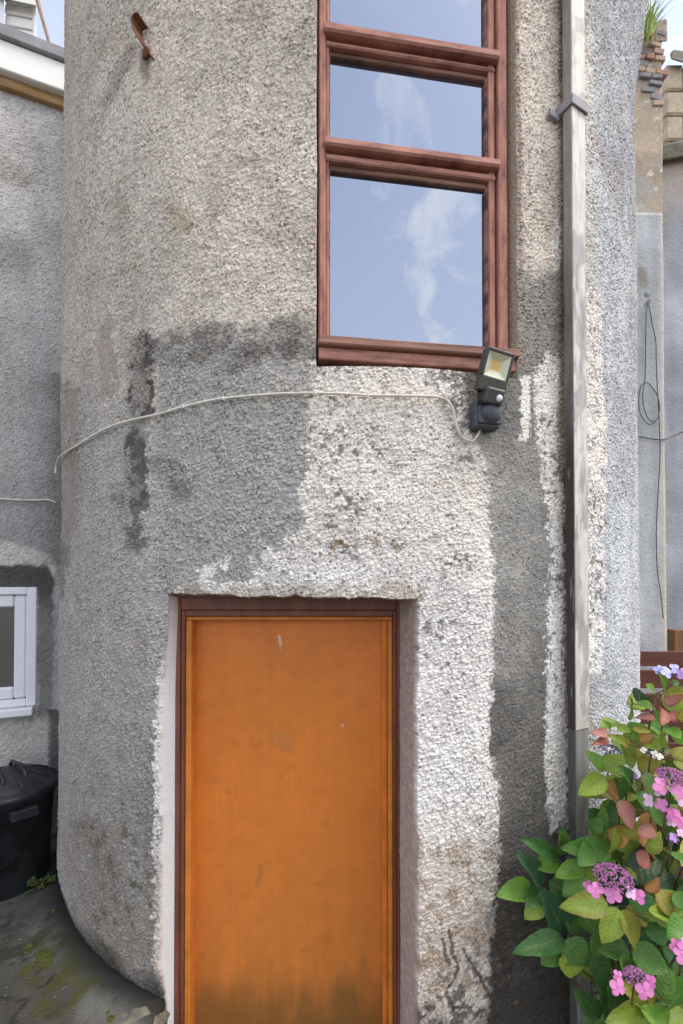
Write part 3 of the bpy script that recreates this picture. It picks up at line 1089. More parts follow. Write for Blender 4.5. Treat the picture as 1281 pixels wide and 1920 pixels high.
def wbox(name, x0, x1, z0, z1, d0, d1, mat, parent, bev=0.003):
    """box in window coordinates: x along WX from WP, d outward"""
    m = Mesh()
    c = WP + WX * ((x0 + x1) / 2) + UP * ((z0 + z1) / 2) + WN * ((d0 + d1) / 2)
    m.box(c, (x1 - x0, d1 - d0, z1 - z0), (WX, WN, UP), bev)
    return m.build(name, mat, parent)


xl = wloc(597, 400)[0]
xj = wloc(610, 400)[0]
xg0 = wloc(619, 480)[0]
xg1 = wloc(914, 480)[0]
xs1 = wloc(927, 400)[0]
xr = wloc(948, 400)[0]
ztop = 4.70
z_bot = wloc(620, 681)[1]
z_sill0 = wloc(620, 657)[1]
z_sill1 = wloc(620, 641)[1]
# one glazed light between each pair of transoms: (drip top, drip bottom, rail bottom, bead bottom)
tr = [[wloc(612, y)[1] for y in (270, 286, 304, 312)], [wloc(612, y)[1] for y in (59, 76, 90, 96)]]
m = Mesh()
m.box(WP + WX * ((xl + xr) / 2) + UP * ((z_bot + ztop) / 2) - WN * 0.05, (xr - xl, 0.01, ztop - z_bot), (WX, WN, UP), 0)
win = m.build('window', M['wood'], tower)
wbox('jamb', xl, xj, z_bot + .03, ztop, -0.044, 0.020, M['wood'], win, 0.005)
wbox('jamb', xj, xg0 - .004, z_sill1 - .004, ztop - .001, -0.043, 0.006, M['wood'], win, 0.004)
wbox('jamb', xs1 + .008, xr, z_bot + .031, ztop, -0.044, 0.020, M['wood'], win, 0.005)
wbox('jamb', xs1, xs1 + .008, z_bot + .04, ztop - .002, -0.042, -0.006, M['wood'], win, 0.002)
wbox('jamb', xg1 + .004, xs1, z_sill1 - .004, ztop - .001, -0.043, 0.008, M['wood'], win, 0.004)
wbox('sill', xl - .004, xr + .03, z_sill0 - .004, z_sill1 - .004, -0.040, 0.062, M['wood_bare'], win, 0.005)
wbox('apron', xl - .002, xr + .026, z_bot, z_sill0 - .005, -0.040, 0.036, M['wood_h'], win, 0.004)
wbox('head', xl, xr, ztop - .05, ztop + .02, -0.046, 0.022, M['wood_h'], win, 0.004)
for t in tr:
    wbox('transom', xj - .010, xs1 + .012, t[1], t[0], -0.041, 0.040, M['wood_h'], win, 0.007)
    wbox('transom', xg0 - .004, xg1 + .004, t[1] - .014, t[1] - .0005, -0.0405, -0.004, M['wood_h'], win, 0.002)
    wbox('transom', xj - .001, xs1 + .001, t[2], t[1] - .012, -0.042, 0.014, M['wood_h'], win, 0.005)
    wbox('bead', xg0 - .003, xg1 + .003, t[3] - .004, t[2] - .0005, -0.041, -0.008, M['wood_bare'], win, 0.003)
levels = [(z_sill1 - .006, tr[0][3] - .003), (tr[0][0] - .004, tr[1][3] - .003), (tr[1][0] - .004, ztop - .05)]
for a, b in levels:
    wbox('bead', xg0 - .005, xg0 + .001, a, b, -0.040, -0.004, M['wood_bare'], win, 0.002)
    wbox('bead', xg1 - .003, xg1 + .005, a, b, -0.040, -0.002, M['wood_bare'], win, 0.002)
    wbox('pane', xg0 - .006, xg1 + .006, a, b, -0.030, -0.024, M['glass'], win, 0)

# ================================================================== LEFT HOUSE
HA = math.radians(24)
HX = Vector((math.cos(HA), math.sin(HA), 0))            # along the wall, to the right
HN = Vector((math.sin(HA), -math.cos(HA), 0))           # towards the camera
HJ = Vector((-1.96, 3.30, 0))                           # where it runs into the tower
house = empty('house', (-2.4, 3.1, -0.05), 'grey roughcast house wall left of the round tower with white eaves', 'house')


def hpt(px, py, d=0.0):
    return on_plane(px, py, HJ + HN * d, HN)


def hloc(px, py):
    p = hpt(px, py)
    return (p - HJ).dot(HX), p.z


def hbox(name, x0, x1, z0, z1, d0, d1, mat, parent, bev=0.003):
    m = Mesh()
    c = HJ + HX * ((x0 + x1) / 2) + UP * ((z0 + z1) / 2) + HN * ((d0 + d1) / 2)
    m.box(c, (x1 - x0, d1 - d0, z1 - z0), (HX, HN, UP), bev)
    return m.build(name, mat, parent)


hw0, hw_z0 = hloc(-90, 1336)
hw1, hw_z1 = hloc(70, 1101)
h_top = hloc(60, 180)[1]
EX0 = -1.75


def build_house_wall():
    step = 0.0075
    s = np.arange(EX0, 0.16, step)
    z = np.arange(-0.12, h_top, step)
    S, Z = np.meshgrid(s, z, indexing='ij')
    h, tone, pit = roughcast(S + 9, Z, 400, 0.75)
    X = HJ.x + S * HX.x
    Y = HJ.y + S * HX.y
    U, V = project_np(X, Y, Z)
    jag = (fbm(S, Z, 0.05, 3, 440) - 0.5) * 2
    big = (fbm(S, Z, 0.25, 3, 450) - 0.5) * 2
    Uj, Vj = U + 8 * jag + 8 * big, V + 10 * jag + 12 * big
    c = np.empty(S.shape + (3,), np.float32)
    c[:] = (0.52, 0.50, 0.475)
    c = mixc(c, (0.40, 0.39, 0.375), sstep(420, 900, V + 60 * big))
    c = mixc(c, (0.28, 0.275, 0.265), 0.8 * sstep(900, 1010, Vj) * (Vj < 1100))
    c *= (0.72 + 0.56 * fbm(S, Z, 0.35, 5, 460))[..., None]
    c *= (0.82 + 0.36 * fbm(S, Z * 0.2, 0.09, 4, 470))[..., None]
    c = mixc(c, (0.30, 0.235, 0.195), 0.5 * stroke(Uj, Vj, [(0, 320), (40, 335)], 10, 26))
    c = mixc(c, (0.24, 0.22, 0.19), 0.5 * stroke(Uj, Vj, [(0, 470), (40, 480)], 12, 30))
    c = mixc(c, (0.58, 0.535, 0.51), 0.9 * polygon(Uj, Vj, [(-120, 1005), (25, 1018), (62, 1034), (104, 1050), (106, 1090), (90, 1064), (-120, 1058)], 5))
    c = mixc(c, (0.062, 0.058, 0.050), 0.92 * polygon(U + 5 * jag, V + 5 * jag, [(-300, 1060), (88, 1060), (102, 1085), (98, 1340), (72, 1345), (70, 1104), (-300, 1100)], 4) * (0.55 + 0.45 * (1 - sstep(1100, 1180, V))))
    c = mixc(c, (0.52, 0.475, 0.44), 0.75 * sstep(1345, 1360, V + 4 * jag) * (U < 92 + 6 * jag))
    c = mixc(c, (0.06, 0.055, 0.05), 0.8 * sstep(86, 97, U + 5 * jag) * (V > 1330))
    c = mixc(c, (0.10, 0.09, 0.08), 0.45 * sstep(70, 110, Uj) * (V > 700) * (V < 1060))
    c *= (0.82 + 0.36 * tone)[..., None]
    c = mixc(c, (0.10, 0.09, 0.08), 0.5 * pit)
    co = np.stack([X + HN.x * h, Y + HN.y * h, Z], -1)
    q = grid_quads(*S.shape)
    keep = np.ones(q.shape[:2], bool)
    a, b = np.argmin(abs(s - hw0)), np.argmin(abs(s - (hw1 - 0.03)))
    e, f = np.argmin(abs(z - (hw_z0 + .03))), np.argmin(abs(z - (hw_z1 - 0.03)))
    keep[a:b, e:f] = False
    np_mesh('wall', co.reshape(-1, 3), q[keep], M['harl'], house, c.reshape(-1, 3), smooth=False)


build_house_wall()
e0 = hloc(60, 108)[1]
hbox('roof_edge', EX0, 0.42, h_top + .235, h_top + .315, -0.9, 0.115, M['flashing'], house, 0.006)
hbox('fascia', EX0, 0.40, h_top + .045, h_top + .233, 0.050, 0.085, M['white_board'], house, 0.006)
hbox('fascia', EX0, 0.40, h_top + .028, h_top + .060, 0.03, 0.098, M['white_board'], house, 0.006)
hbox('soffit_board', EX0, 0.40, h_top - .035, h_top + .027, -0.02, 0.045, M['tan_board'], house, 0.004)
# the small white window
m = Mesh()
m.box(HJ + HX * ((hw0 + hw1) / 2) + UP * ((hw_z0 + hw_z1) / 2) - HN * 0.075, (hw1 - hw0 - .02, 0.02, hw_z1 - hw_z0), (HX, HN, UP), 0)
hwin = m.build('window', M['upvc'], house)
for (n, a, b, e, f) in (('frame', hw1 - .058, hw1, hw_z0, hw_z1), ('frame', hw0, hw0 + .058, hw_z0, hw_z1)):
    hbox(n, a, b, e, f, -0.06, 0.016, M['upvc'], hwin, 0.006)
for (a, b) in ((hw_z1 - .050, hw_z1), (hw_z0, hw_z0 + .050)):
    hbox('frame', hw0 + .058, hw1 - .058, a, b, -0.06, 0.015, M['upvc'], hwin, 0.006)
sw0, sw1, sz0, sz1 = hw0 + .060, hw1 - .060, hw_z0 + .052, hw_z1 - .052
for (a, b) in ((sw1 - .070, sw1), (sw0, sw0 + .070)):
    hbox('sash', a, b, sz0, sz1, -0.055, 0.004, M['upvc'], hwin, 0.012)
for (a, b) in ((sz1 - .080, sz1), (sz0, sz0 + .080)):
    hbox('sash', sw0 + .071, sw1 - .071, a, b, -0.0545, 0.003, M['upvc'], hwin, 0.010)
hbox('pane', sw0 + .062, sw1 - .062, sz0 + .07, sz1 - .07, -0.03, -0.024, M['blind_glass'], hwin, 0)
hbox('sill', hw0 - .02, hw1 - .012, hw_z0 - .052, hw_z0 - .003, -0.05, 0.075, M['upvc'], house, 0.006)

# ---- white boarded structure above the eaves
DN = 4.4
dormer = empty('boarded_dormer', (X_(10, DN), DN, Z_(100, DN)), 'cream white boarded dormer above the grey roof edge, top left', 'dormer')


def dp(px, py, y=DN):
    return at_y(px, py, y)


b_bottom, tilt = [96, 74, 51, 29, 8, -14], 0.20
for k, (yb_, yt_) in enumerate(zip(b_bottom[:-1], b_bottom[1:])):
    m = Mesh()
    pr = 0.0
    a0, a1, c0, c1 = dp(10, yb_ - 4), dp(62, yb_ + 6), dp(62, yt_ + 6 + 2.2), dp(10, yt_ - 4 + 2.2)
    bk = Vector((0, 0.05, 0))
    lap = Vector((0, -0.012, 0))
    m.hexa([a0 + lap, a1 + lap, a1 + bk, a0 + bk, c1, c0, c0 + bk, c1 + bk], 0.003)
    m.build('board', M['white_board'], dormer)
m = Mesh()
m.hexa([dp(62, 102, DN - .02), dp(68, 103, DN - .02), dp(68, 103, DN + .7), dp(62, 102, DN + .7), dp(60, -60, DN - .02), dp(67, -60, DN - .02), dp(67, -60, DN + .7), dp(60, -60, DN + .7)], 0.004)
m.build('corner_board', M['white_board'], dormer)
m = Mesh()
m.hexa([dp(-70, 96, DN - .06), dp(8, 99, DN - .06), dp(8, 99, DN + .1), dp(-70, 96, DN + .1), dp(-70, -60, DN - .06), dp(8, -60, DN - .06), dp(8, -60, DN + .1), dp(-70, -60, DN + .1)], 0.006)
m.build('post', M['upvc'], dormer)
m = Mesh()
m.hexa([dp(-70, -20, DN - .10), dp(74, 12, DN - .10), dp(74, 12, DN + .7), dp(-70, -20, DN + .7), dp(-70, -60, DN - .10), dp(74, -40, DN - .10), dp(74, -40, DN + .7), dp(-70, -60, DN + .7)], 0.006)
m.build('eaves_trim', M['white_board'], dormer)

m = Mesh()
RY = 3.35
pts = [at_y(px, py, RY) for px, py in ((52, -70), (66, -15), (74, 15), (81, 40), (89, 68), (97, 96), (103, 109), (112, 116), (121, 118))]
m.tube(pts, [0.016, 0.015, 0.014, 0.012, 0.012, 0.011, 0.011, 0.011, 0.011], 8)
tag(m.build('bent_rod', M['rod'], smooth=True), 'thin weathered brown rod rising from the grey roof edge beside the tower', 'rod')

# ================================================================== DOWNPIPE
PW, PD = 0.088, 0.044
phi_p = 0.40
while phi_p < 0.9:                           # angle round the drum at which the near corner shows where it stands
    PN = Vector((math.sin(phi_p), -math.cos(phi_p), 0))
    PT = Vector((math.cos(phi_p), math.sin(phi_p), 0))
    q_ = Vector((CX, CY, 0)) + PN * (R + 0.052 + PD / 2) - PT * (PW / 2)
    if project_np(q_.x, q_.y, 2.4)[0] > 1076:
        break
    phi_p += 0.002
PN = Vector((math.sin(phi_p), -math.cos(phi_p), 0))
PT = Vector((math.cos(phi_p), math.sin(phi_p), 0))
pc0 = Vector((CX, CY, 0)) + PN * (R + 0.052)
downpipe = empty('downpipe', pc0 + Vector((0, 0, -0.4)), 'square weathered white and brown downpipe on the right of the round tower', 'downpipe')


def zpipe(py):
    return at_y(640, py, pc0.y).z


zj = zpipe(1362)


def build_pipe(name, z0, z1, w, d, upper):
    """square tube as a fine skin so that its paint can peel"""
    per = [(-w / 2, d / 2), (w / 2, d / 2), (w / 2, -d / 2), (-w / 2, -d / 2), (-w / 2, d / 2)]
    ring = []
    b = 0.004
    corners = per[:-1]
    for k in range(4):
        p, q = np.array(corners[k]), np.array(corners[(k + 1) % 4])
        L_ = np.linalg.norm(q - p)
        for t in np.linspace(b / L_, 1 - b / L_, 10):
            ring.append((*(p + (q - p) * t), k))
    ring.append(ring[0])
    ring = np.array(ring)
    z = np.arange(z0, z1, 0.006)
    I, Z = np.meshgrid(np.arange(len(ring)), z, indexing='ij')
    a, b2, side = ring[:, 0][I], ring[:, 1][I], ring[:, 2][I]
    per_pos = a + b2 * 1.3
    wob = 0.002 * (vnoise(Z, Z * 0, 0.35, 501) - 0.5)
    X = pc0.x + PT.x * (a + wob) + PN.x * b2
    Y = pc0.y + PT.y * (a + wob) + PN.y * b2
    U, V = project_np(X, Y, Z)
    n1 = fbm(per_pos, Z * 0.12, 0.012, 4, 511)
    n2 = fbm(per_pos, Z * 0.5, 0.06, 4, 521)
    n3 = fbm(per_pos + 3, Z, 0.5, 3, 531)
    c = np.empty(I.shape + (3,), np.float32)
    if upper:
        c[:] = (0.60, 0.57, 0.52)
        c = mixc(c, (0.33, 0.31, 0.29), 0.75 * sstep(0.5, 0.62, n2))
        c = mixc(c, (0.27, 0.245, 0.23), 0.85 * sstep(0.56, 0.66, n3 * 0.5 + n1 * 0.5))
        left = (side == 3)  # left face: grime and the face's own shade, both painted in
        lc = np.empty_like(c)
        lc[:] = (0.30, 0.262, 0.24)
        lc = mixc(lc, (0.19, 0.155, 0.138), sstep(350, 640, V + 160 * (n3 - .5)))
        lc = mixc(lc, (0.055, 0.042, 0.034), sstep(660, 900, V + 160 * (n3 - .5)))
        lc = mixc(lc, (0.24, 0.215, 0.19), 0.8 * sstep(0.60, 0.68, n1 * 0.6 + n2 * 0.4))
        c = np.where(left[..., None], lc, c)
    else:
        c[:] = (0.27, 0.27, 0.26)
        c = mixc(c, (0.10, 0.085, 0.07), 0.5 * sstep(0.5, 0.7, n2))
        c = np.where((side == 3)[..., None], c * np.array((0.42, 0.40, 0.38)), c)  # left face darkened, its shade painted in with the dirt
    c *= (0.8 + 0.4 * n1)[..., None]
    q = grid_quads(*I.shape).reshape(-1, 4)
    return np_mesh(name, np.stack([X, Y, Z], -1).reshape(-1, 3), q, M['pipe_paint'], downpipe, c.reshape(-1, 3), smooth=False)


build_pipe('pipe_section', zj - 0.004, 5.0, PW, PD, True)
build_pipe('pipe_section', -0.4, zj, PW - 0.006, PD - 0.006, False)
zb_ = zpipe(205)
m = Mesh()
for (ca, cb, sa, sb) in ((0, PD / 2 + .005, PW + .016, .008), (-PW / 2 - .005, -.02, .008, PD + .05), (PW / 2 + .005, -.02, .008, PD + .05)):
    m.box(pc0 + PT * ca + PN * cb + UP * zb_, (sa, sb, 0.042), (PT, PN, UP), 0.002)
m.build('bracket', M['flashing'], downpipe)
m = Mesh()
m.box(pc0 - PT * (PW / 2 + .035) - PN * .036 + UP * (zb_ - .03), (0.06, 0.012, 0.03), (PT, PN, UP), 0.003)
m.build('bracket_ear', M['flashing'], downpipe)

# ================================================================== RUSTY STRAP
so = on_cyl(270, 75)
ps = math.atan2(so.x - CX, CY - so.y)
SN, ST = Vector((math.sin(ps), -math.cos(ps), 0)), Vector((math.cos(ps), math.sin(ps), 0))
path = [(281, 101, .030), (275, 94, .034), (267, 82, .038), (260, 68, .040), (256, 54, .040), (257, 44, .040), (263, 38, .038), (268, 38, .036)]
pts = [on_cyl(px, py, off) for px, py, off in path]
m = Mesh()
wv = SN * 0.030 + ST * 0.004
rows = []
for k, p in enumerate(pts):
    t = (pts[min(k + 1, len(pts) - 1)] - pts[max(k - 1, 0)]).normalized()
    n = t.cross(wv).normalized() * 0.003
    rows.append([m.bm.verts.new(p + a) for a in (-wv - n, wv - n, wv + n, -wv + n)])
for a, b in zip(rows[:-1], rows[1:]):
    for q in range(4):
        m.bm.faces.new((a[q], a[(q + 1) % 4], b[(q + 1) % 4], b[q]))
m.bm.faces.new(rows[0])
m.bm.faces.new(rows[-1][::-1])
strap = empty('pipe_strap', so, 'rusty curled iron pipe strap sticking out high on the tower', 'strap')
m.build('strap_band', M['rust'], strap, smooth=False)
m = Mesh()
m.box(on_cyl(274, 100, .012), (0.036, 0.016, 0.040), (ST, SN, UP), 0.004)
m.build('fixing_lug', M['rust'], strap)
m = Mesh()
m.blob(on_cyl(276, 98, .022), (0.008, 0.006, 0.008), 3, 2, 0.1)
m.build('bolt', M['rust'], strap)

# ================================================================== CABLES
def smooth_path(pts, n=6):
    out = []
    P = [pts[0]] + list(pts) + [pts[-1]]
    for k in range(1, len(P) - 2):
        a, b, c, d = P[k - 1], P[k], P[k + 1], P[k + 2]
        for q in range(n):
            t = q / n
            out.append(0.5 * ((2 * b) + (c - a) * t + (2 * a - 5 * b + 4 * c - d) * t * t + (3 * b - a - 3 * c + d) * t ** 3))
    out.append(pts[-1])
    return out


cp = [(104, 888), (106, 872), (113, 856), (150, 832), (200, 803), (250, 787), (300, 776), (340, 764), (400, 750), (460, 743), (530, 738), (590, 737),
      (640, 738), (690, 741), (760, 742), (815, 744), (838, 751), (850, 770), (855, 795), (866, 818), (884, 827), (896, 816), (902, 800)]
cpts = [on_cyl(px, py, 0.020) for px, py in cp]
cable = empty('cable', cpts[11], 'long white cable sagging across the tower to the floodlight', 'cable')
m = Mesh()
m.tube(smooth_path(cpts), 0.0052, 8)
m.build('sheath', M['cable'], cable, smooth=True)
for px, py in ((206, 801), (345, 763), (420, 748), (592, 738), (690, 742), (836, 749)):
    m = Mesh()
    c = on_cyl(px, py, 0.019)
    m.box(c, (0.006, 0.022, 0.016), None, 0.002)
    m.build('clip', M['cable'], cable)
cq = [hpt(px, py, 0.018) for px, py in ((-160, 930), (-60, 932), (0, 935), (30, 937), (60, 938), (85, 937), (97, 939), (104, 943))]
m = Mesh()
m.tube(smooth_path(cq), 0.006, 8)
tag(m.build('cable', M['cable'], smooth=True), 'short level white cable on the left house wall, above the small window', 'cable')

# ================================================================== FLOODLIGHT
fo = on_cyl(900, 785, 0.008)
fp = math.atan2(fo.x - CX, CY - fo.y)
FN, FT = Vector((math.sin(fp), -math.cos(fp), 0)), Vector((math.cos(fp), math.sin(fp), 0))
flood = empty('floodlight', fo, 'small dark floodlight with white sensor dome under the tall window', 'floodlight')


def fl(a, b, c):
    return fo + FT * a + UP * b + FN * c


def fpix(px, py, c):
    """point at depth c in front of the wall plate"""
    return on_plane(px, py, fo + FN * c, FN)


m = Mesh()
m.box(fl(0.004, 0.0, 0.026), (0.104, 0.052, 0.100), (FT, FN, UP), 0.006)
plate = m.build('junction_box', M['lamp_blue'], flood)
m = Mesh()
m.box(fl(0.008, 0.006, 0.058), (0.100, 0.010, 0.088), (FT, FN, UP), 0.004)
m.build('box_lid', M['lamp_blue'], plate)
m = Mesh()
prof = [(0.041 * math.cos(t), 0.026 * math.sin(t)) for t in np.linspace(0, math.pi / 2, 9)]
c0 = fl(0.010, 0.004, 0.062)
rings = []
for r_, h_ in prof:
    rings.append([m.bm.verts.new(c0 + (FT * math.cos(a) + UP * math.sin(a)) * r_ + FN * h_) for a in np.linspace(0, 2 * math.pi, 24, endpoint=False)])
for a, b in zip(rings[:-1], rings[1:]):
    for q in range(24):
        m.bm.faces.new((a[q], a[(q + 1) % 24], b[(q + 1) % 24], b[q]))
m.build('lid_dome', M['lamp_blue'], plate, smooth=True)
# arm and sensor
m = Mesh()
m.tube([fl(0.012, 0.045, 0.05), fl(0.014, 0.075, 0.055), fl(0.016, 0.10, 0.05)], 0.016, 12)
m.build('arm', M['lamp_body'], flood, smooth=True)
sx = (FT * 0.985 + UP * -0.12).normalized()
sf = (FN * 0.93 - UP * 0.30 + FT * 0.10)
sf = (sf - sx * sf.dot(sx)).normalized()
su = sx.cross(sf)
if su.z < 0:
    su = -su
sc_ = fpix(922, 744, 0.075)
m = Mesh()
m.box(sc_, (0.078, 0.058, 0.058), (sx, sf, su), 0.007)
sensor = m.build('sensor_box', M['lamp_body'], flood)
m = Mesh()
m.blob(sc_ + sx * 0.016 + sf * 0.030 - su * 0.004, (0.0115, 0.011, 0.013), 1, 3, 0.0)
m.build('sensor_dome', M['sensor'], sensor, smooth=True)
m = Mesh()
m.tube([fpix(893, 729, .05), fpix(902, 727, .07), fpix(910, 724, .075)], 0.006, 8)
m.tube([fpix(910, 727, .072), fpix(918, 725, .078)], 0.0085, 8)
m.build('hinge_screw', M['flashing'], flood, smooth=True)
m = Mesh()
m.box(fpix(921, 729, .055), (0.052, 0.024, 0.022), (sx, sf, su), 0.003)
m.build('hinge', M['lamp_blue'], flood)
# lamp head
roll = math.radians(9)
hx = (FT * math.cos(roll) - UP * math.sin(roll)).normalized()
hu0 = (UP * math.cos(roll) + FT * math.sin(roll)).normalized()
tl = math.radians(14)
hu = (hu0 * math.cos(tl) + FN * math.sin(tl)).normalized()
hf = hx.cross(hu)
if hf.dot(FN) < 0:
    hf = -hf
hc = fpix(926.5, 698, 0.085)
HWD, HHT, HTH = 0.114, 0.150, 0.032


def hd(a, b, c):
    return hc + hx * a + hu * b + hf * c


m = Mesh()
m.box(hd(0, 0, -0.012), (HWD, 0.018, HHT), (hx, hf, hu), 0.006)
head = m.build('lamp_head', M['lamp_body'], flood)
wz0, wz1, wx = -0.022, 0.063, 0.046
fr_ = Mesh()
for (a0, a1, b0, b1) in ((-HWD / 2, -wx, wz0, HHT / 2), (wx, HWD / 2, wz0, HHT / 2)):
    fr_.box(hd((a0 + a1) / 2, (b0 + b1) / 2, 0.008), (a1 - a0, 0.024, b1 - b0), (hx, hf, hu), 0.003)
fr_.box(hd(0, (wz1 + HHT / 2) / 2, 0.0078), (2 * wx + .002, 0.0236, HHT / 2 - wz1), (hx, hf, hu), 0.003)
fr_.box(hd(0, (wz0 - HHT / 2) / 2, 0.008), (HWD, 0.024, HHT / 2 + wz0), (hx, hf, hu), 0.004)
fr_.build('bezel', M['lamp_body'], head)
lx, lz0, lz1 = 0.019, 0.006, 0.040
outer = [(-wx, wz0), (wx, wz0), (wx, wz1), (-wx, wz1)]
inner = [(-lx, lz0), (lx, lz0), (lx, lz1), (-lx, lz1)]
for k in range(4):
    m = Mesh()
    p0, p1 = outer[k], outer[(k + 1) % 4]
    q0, q1 = inner[k], inner[(k + 1) % 4]
    top_ = [hd(*p0, 0.016), hd(*p1, 0.016), hd(*q1, 0.001), hd(*q0, 0.001)]
    m.hexa([p - hf * 0.002 for p in top_] + top_)
    m.build('reflector', M['reflector'], head)
m = Mesh()
m.box(hd(0, (lz0 + lz1) / 2, 0.000), (2 * lx, 0.002, lz1 - lz0), (hx, hf, hu), 0)
m.build('light_chip', M['led'], head)
m = Mesh()
lp = [fpix(902, 728, .05), fpix(897, 738, .062), fpix(897, 752, .066), fpix(900, 764, .05), fpix(905, 770, .03)]
m.tube(smooth_path(lp), 0.0038, 8)
m.build('lead', M['black_plastic'], flood, smooth=True)
m = Mesh()
lp = [fpix(930, 764, .012), fpix(936, 775, .018), fpix(937, 788, .02), fpix(933, 800, .02), fpix(924, 808, .018), fpix(914, 808, .014)]
m.tube(smooth_path(lp), 0.0045, 8)
m.build('lead', M['lamp_blue'], flood, smooth=True)

# ================================================================== DUSTBIN
BC = Vector((-1.94, 2.80, -0.06))
dustbin = empty('dustbin', BC, 'black plastic dustbin with domed lid standing by the house wall', 'bin')
m = Mesh()
m.lathe([(0.0, 0.0), (0.205, 0.0), (0.212, 0.008), (0.236, 0.50), (0.247, 0.505), (0.249, 0.55), (0.243, 0.555), (0.235, 0.55), (0.2, 0.5)], BC, 56)
m.build('body', M['black_plastic'], dustbin, smooth=True)
m = Mesh()
m.lathe([(0.262, 0.532), (0.268, 0.534), (0.268, 0.562), (0.262, 0.570), (0.240, 0.574), (0.225, 0.592), (0.16, 0.622), (0.08, 0.638), (0.0, 0.642)], BC, 56)
lid = m.build('lid', M['black_plastic'], dustbin, smooth=True)
m = Mesh()
a0 = math.radians(-40)
dr_ = Vector((math.cos(a0), math.sin(a0), 0))
pr_ = Vector((-dr_.y, dr_.x, 0))
for k in (-1, 1):
    m.tube([BC + dr_ * t + pr_ * 0.055 * k + UP * (0.60 + hh_) for t, hh_ in ((-0.15, 0.018), (-0.11, 0.055), (0, 0.066), (0.11, 0.055), (0.15, 0.018))], 0.010, 8)
m.build('lid_handle', M['black_plastic'], lid, smooth=True)
for ang in range(0, 360, 45):
    m = Mesh()
    a = math.radians(ang + 10)
    d2 = Vector((math.cos(a), math.sin(a), 0))
    m.tube([BC + d2 * 0.085 + UP * 0.640, BC + d2 * 0.16 + UP * 0.624, BC + d2 * 0.222 + UP * 0.594], 0.0055, 6)
    m.build('lid_rib', M['black_plastic'], lid, smooth=True)
hd_ = (at_y(54, 1497, 2.6) - Vector((BC.x, BC.y, 0)))
hd_.z = 0
hd_.normalize()
ht = Vector((-hd_.y, hd_.x, 0))
m = Mesh()
m.box(BC + hd_ * 0.262 + UP * 0.494, (0.13, 0.05, 0.012), (ht, hd_, UP), 0.004)
m.box(BC + hd_ * 0.284 + UP * 0.474, (0.13, 0.010, 0.05), (ht, hd_, UP), 0.004)
for k in (-1, 1):
    m.box(BC + hd_ * 0.26 + ht * 0.06 * k + UP * 0.474, (0.010, 0.05, 0.045), (ht, hd_, UP), 0.003)
m.build('handle', M['black_plastic'], dustbin)

# ================================================================== RIGHT: OLD WALLS, FENCE
def surf_grid(name, x0, x1, z0, z1, y, mat, parent, colfn, step=0.02, amp=0.02, seed=0, side_x=None):
    xs_, zs_ = np.arange(x0, x1 + step * .5, step), np.arange(z0, z1 + step * .5, step)
    X, Z = np.meshgrid(xs_, zs_, indexing='ij')
    Y = y + amp * (fbm(X, Z, 0.4, 4, seed) - 0.5) * 2 + amp * 0.25 * (fbm(X, Z, 0.05, 3, seed + 7) - 0.5)
    U, V = project_np(X, Y, Z)
    c = colfn(X, Z, U, V)
    P = np.stack([X, Y, Z], -1)
    # wrap both ends back so that it has thickness
    back = P[[0, -1]].copy()
    back[:, :, 1] += 0.45
    P = np.concatenate([back[:1], P, back[1:]], 0)
    c = np.concatenate([c[:1], c, c[-1:]], 0)
    top = P[:, -1:].copy()
    top[:, :, 1] = y + 0.45
    P = np.concatenate([P, top], 1)
    c = np.concatenate([c, c[:, -1:]], 1)
    return np_mesh(name, P.reshape(-1, 3), grid_quads(*P.shape[:2]).reshape(-1, 4), mat, parent, c.reshape(-1, 3))


GY = 4.7
gable = empty('boundary_wall', (X_(1210, GY), GY, -0.3), 'tall old wall of brick and rubble with grey rendered foot, right of the tower', 'wall')


def col_render(X, Z, U, V):
    n = fbm(X, Z, 0.5, 5, 601)
    c = np.empty(X.shape + (3,), np.float32)
    c[:] = (0.44, 0.45, 0.455)
    c *= (0.66 + 0.68 * n)[..., None]
    s2 = fbm(X, Z * 0.2, 0.1, 4, 605)
    c *= (0.74 + 0.52 * s2)[..., None]
    c = mixc(c, (0.56, 0.50, 0.42), 0.7 * sstep(1232, 1243, U))  # light on the right edge, painted as a cream strip
    c = mixc(c, (0.20, 0.165, 0.12), 0.6 * stroke(U, V, [(1203, 510), (1206, 530)], 5, 10))
    c = mixc(c, (0.08, 0.06, 0.04), 0.8 * stroke(U, V, [(1211, 552), (1214, 556)], 2, 3))
    c = mixc(c, (0.08, 0.06, 0.04), 0.8 * stroke(U, V, [(1212, 572), (1217, 566)], 2, 3))
    return c


def col_rubble(X, Z, U, V):
    n = fbm(X, Z, 0.35, 5, 611)
    c = np.empty(X.shape + (3,), np.float32)
    c[:] = (0.42, 0.335, 0.25)
    c *= (0.62 + 0.76 * n)[..., None]
    c = mixc(c, (0.36, 0.35, 0.33), 0.65 * sstep(0.55, 0.68, fbm(X, Z, 0.22, 4, 621)) * sstep(230, 300, V))
    c = mixc(c, (0.62, 0.58, 0.50), 0.9 * sstep(0.76, 0.80, fbm(X, Z, 0.07, 2, 631)))
    return c


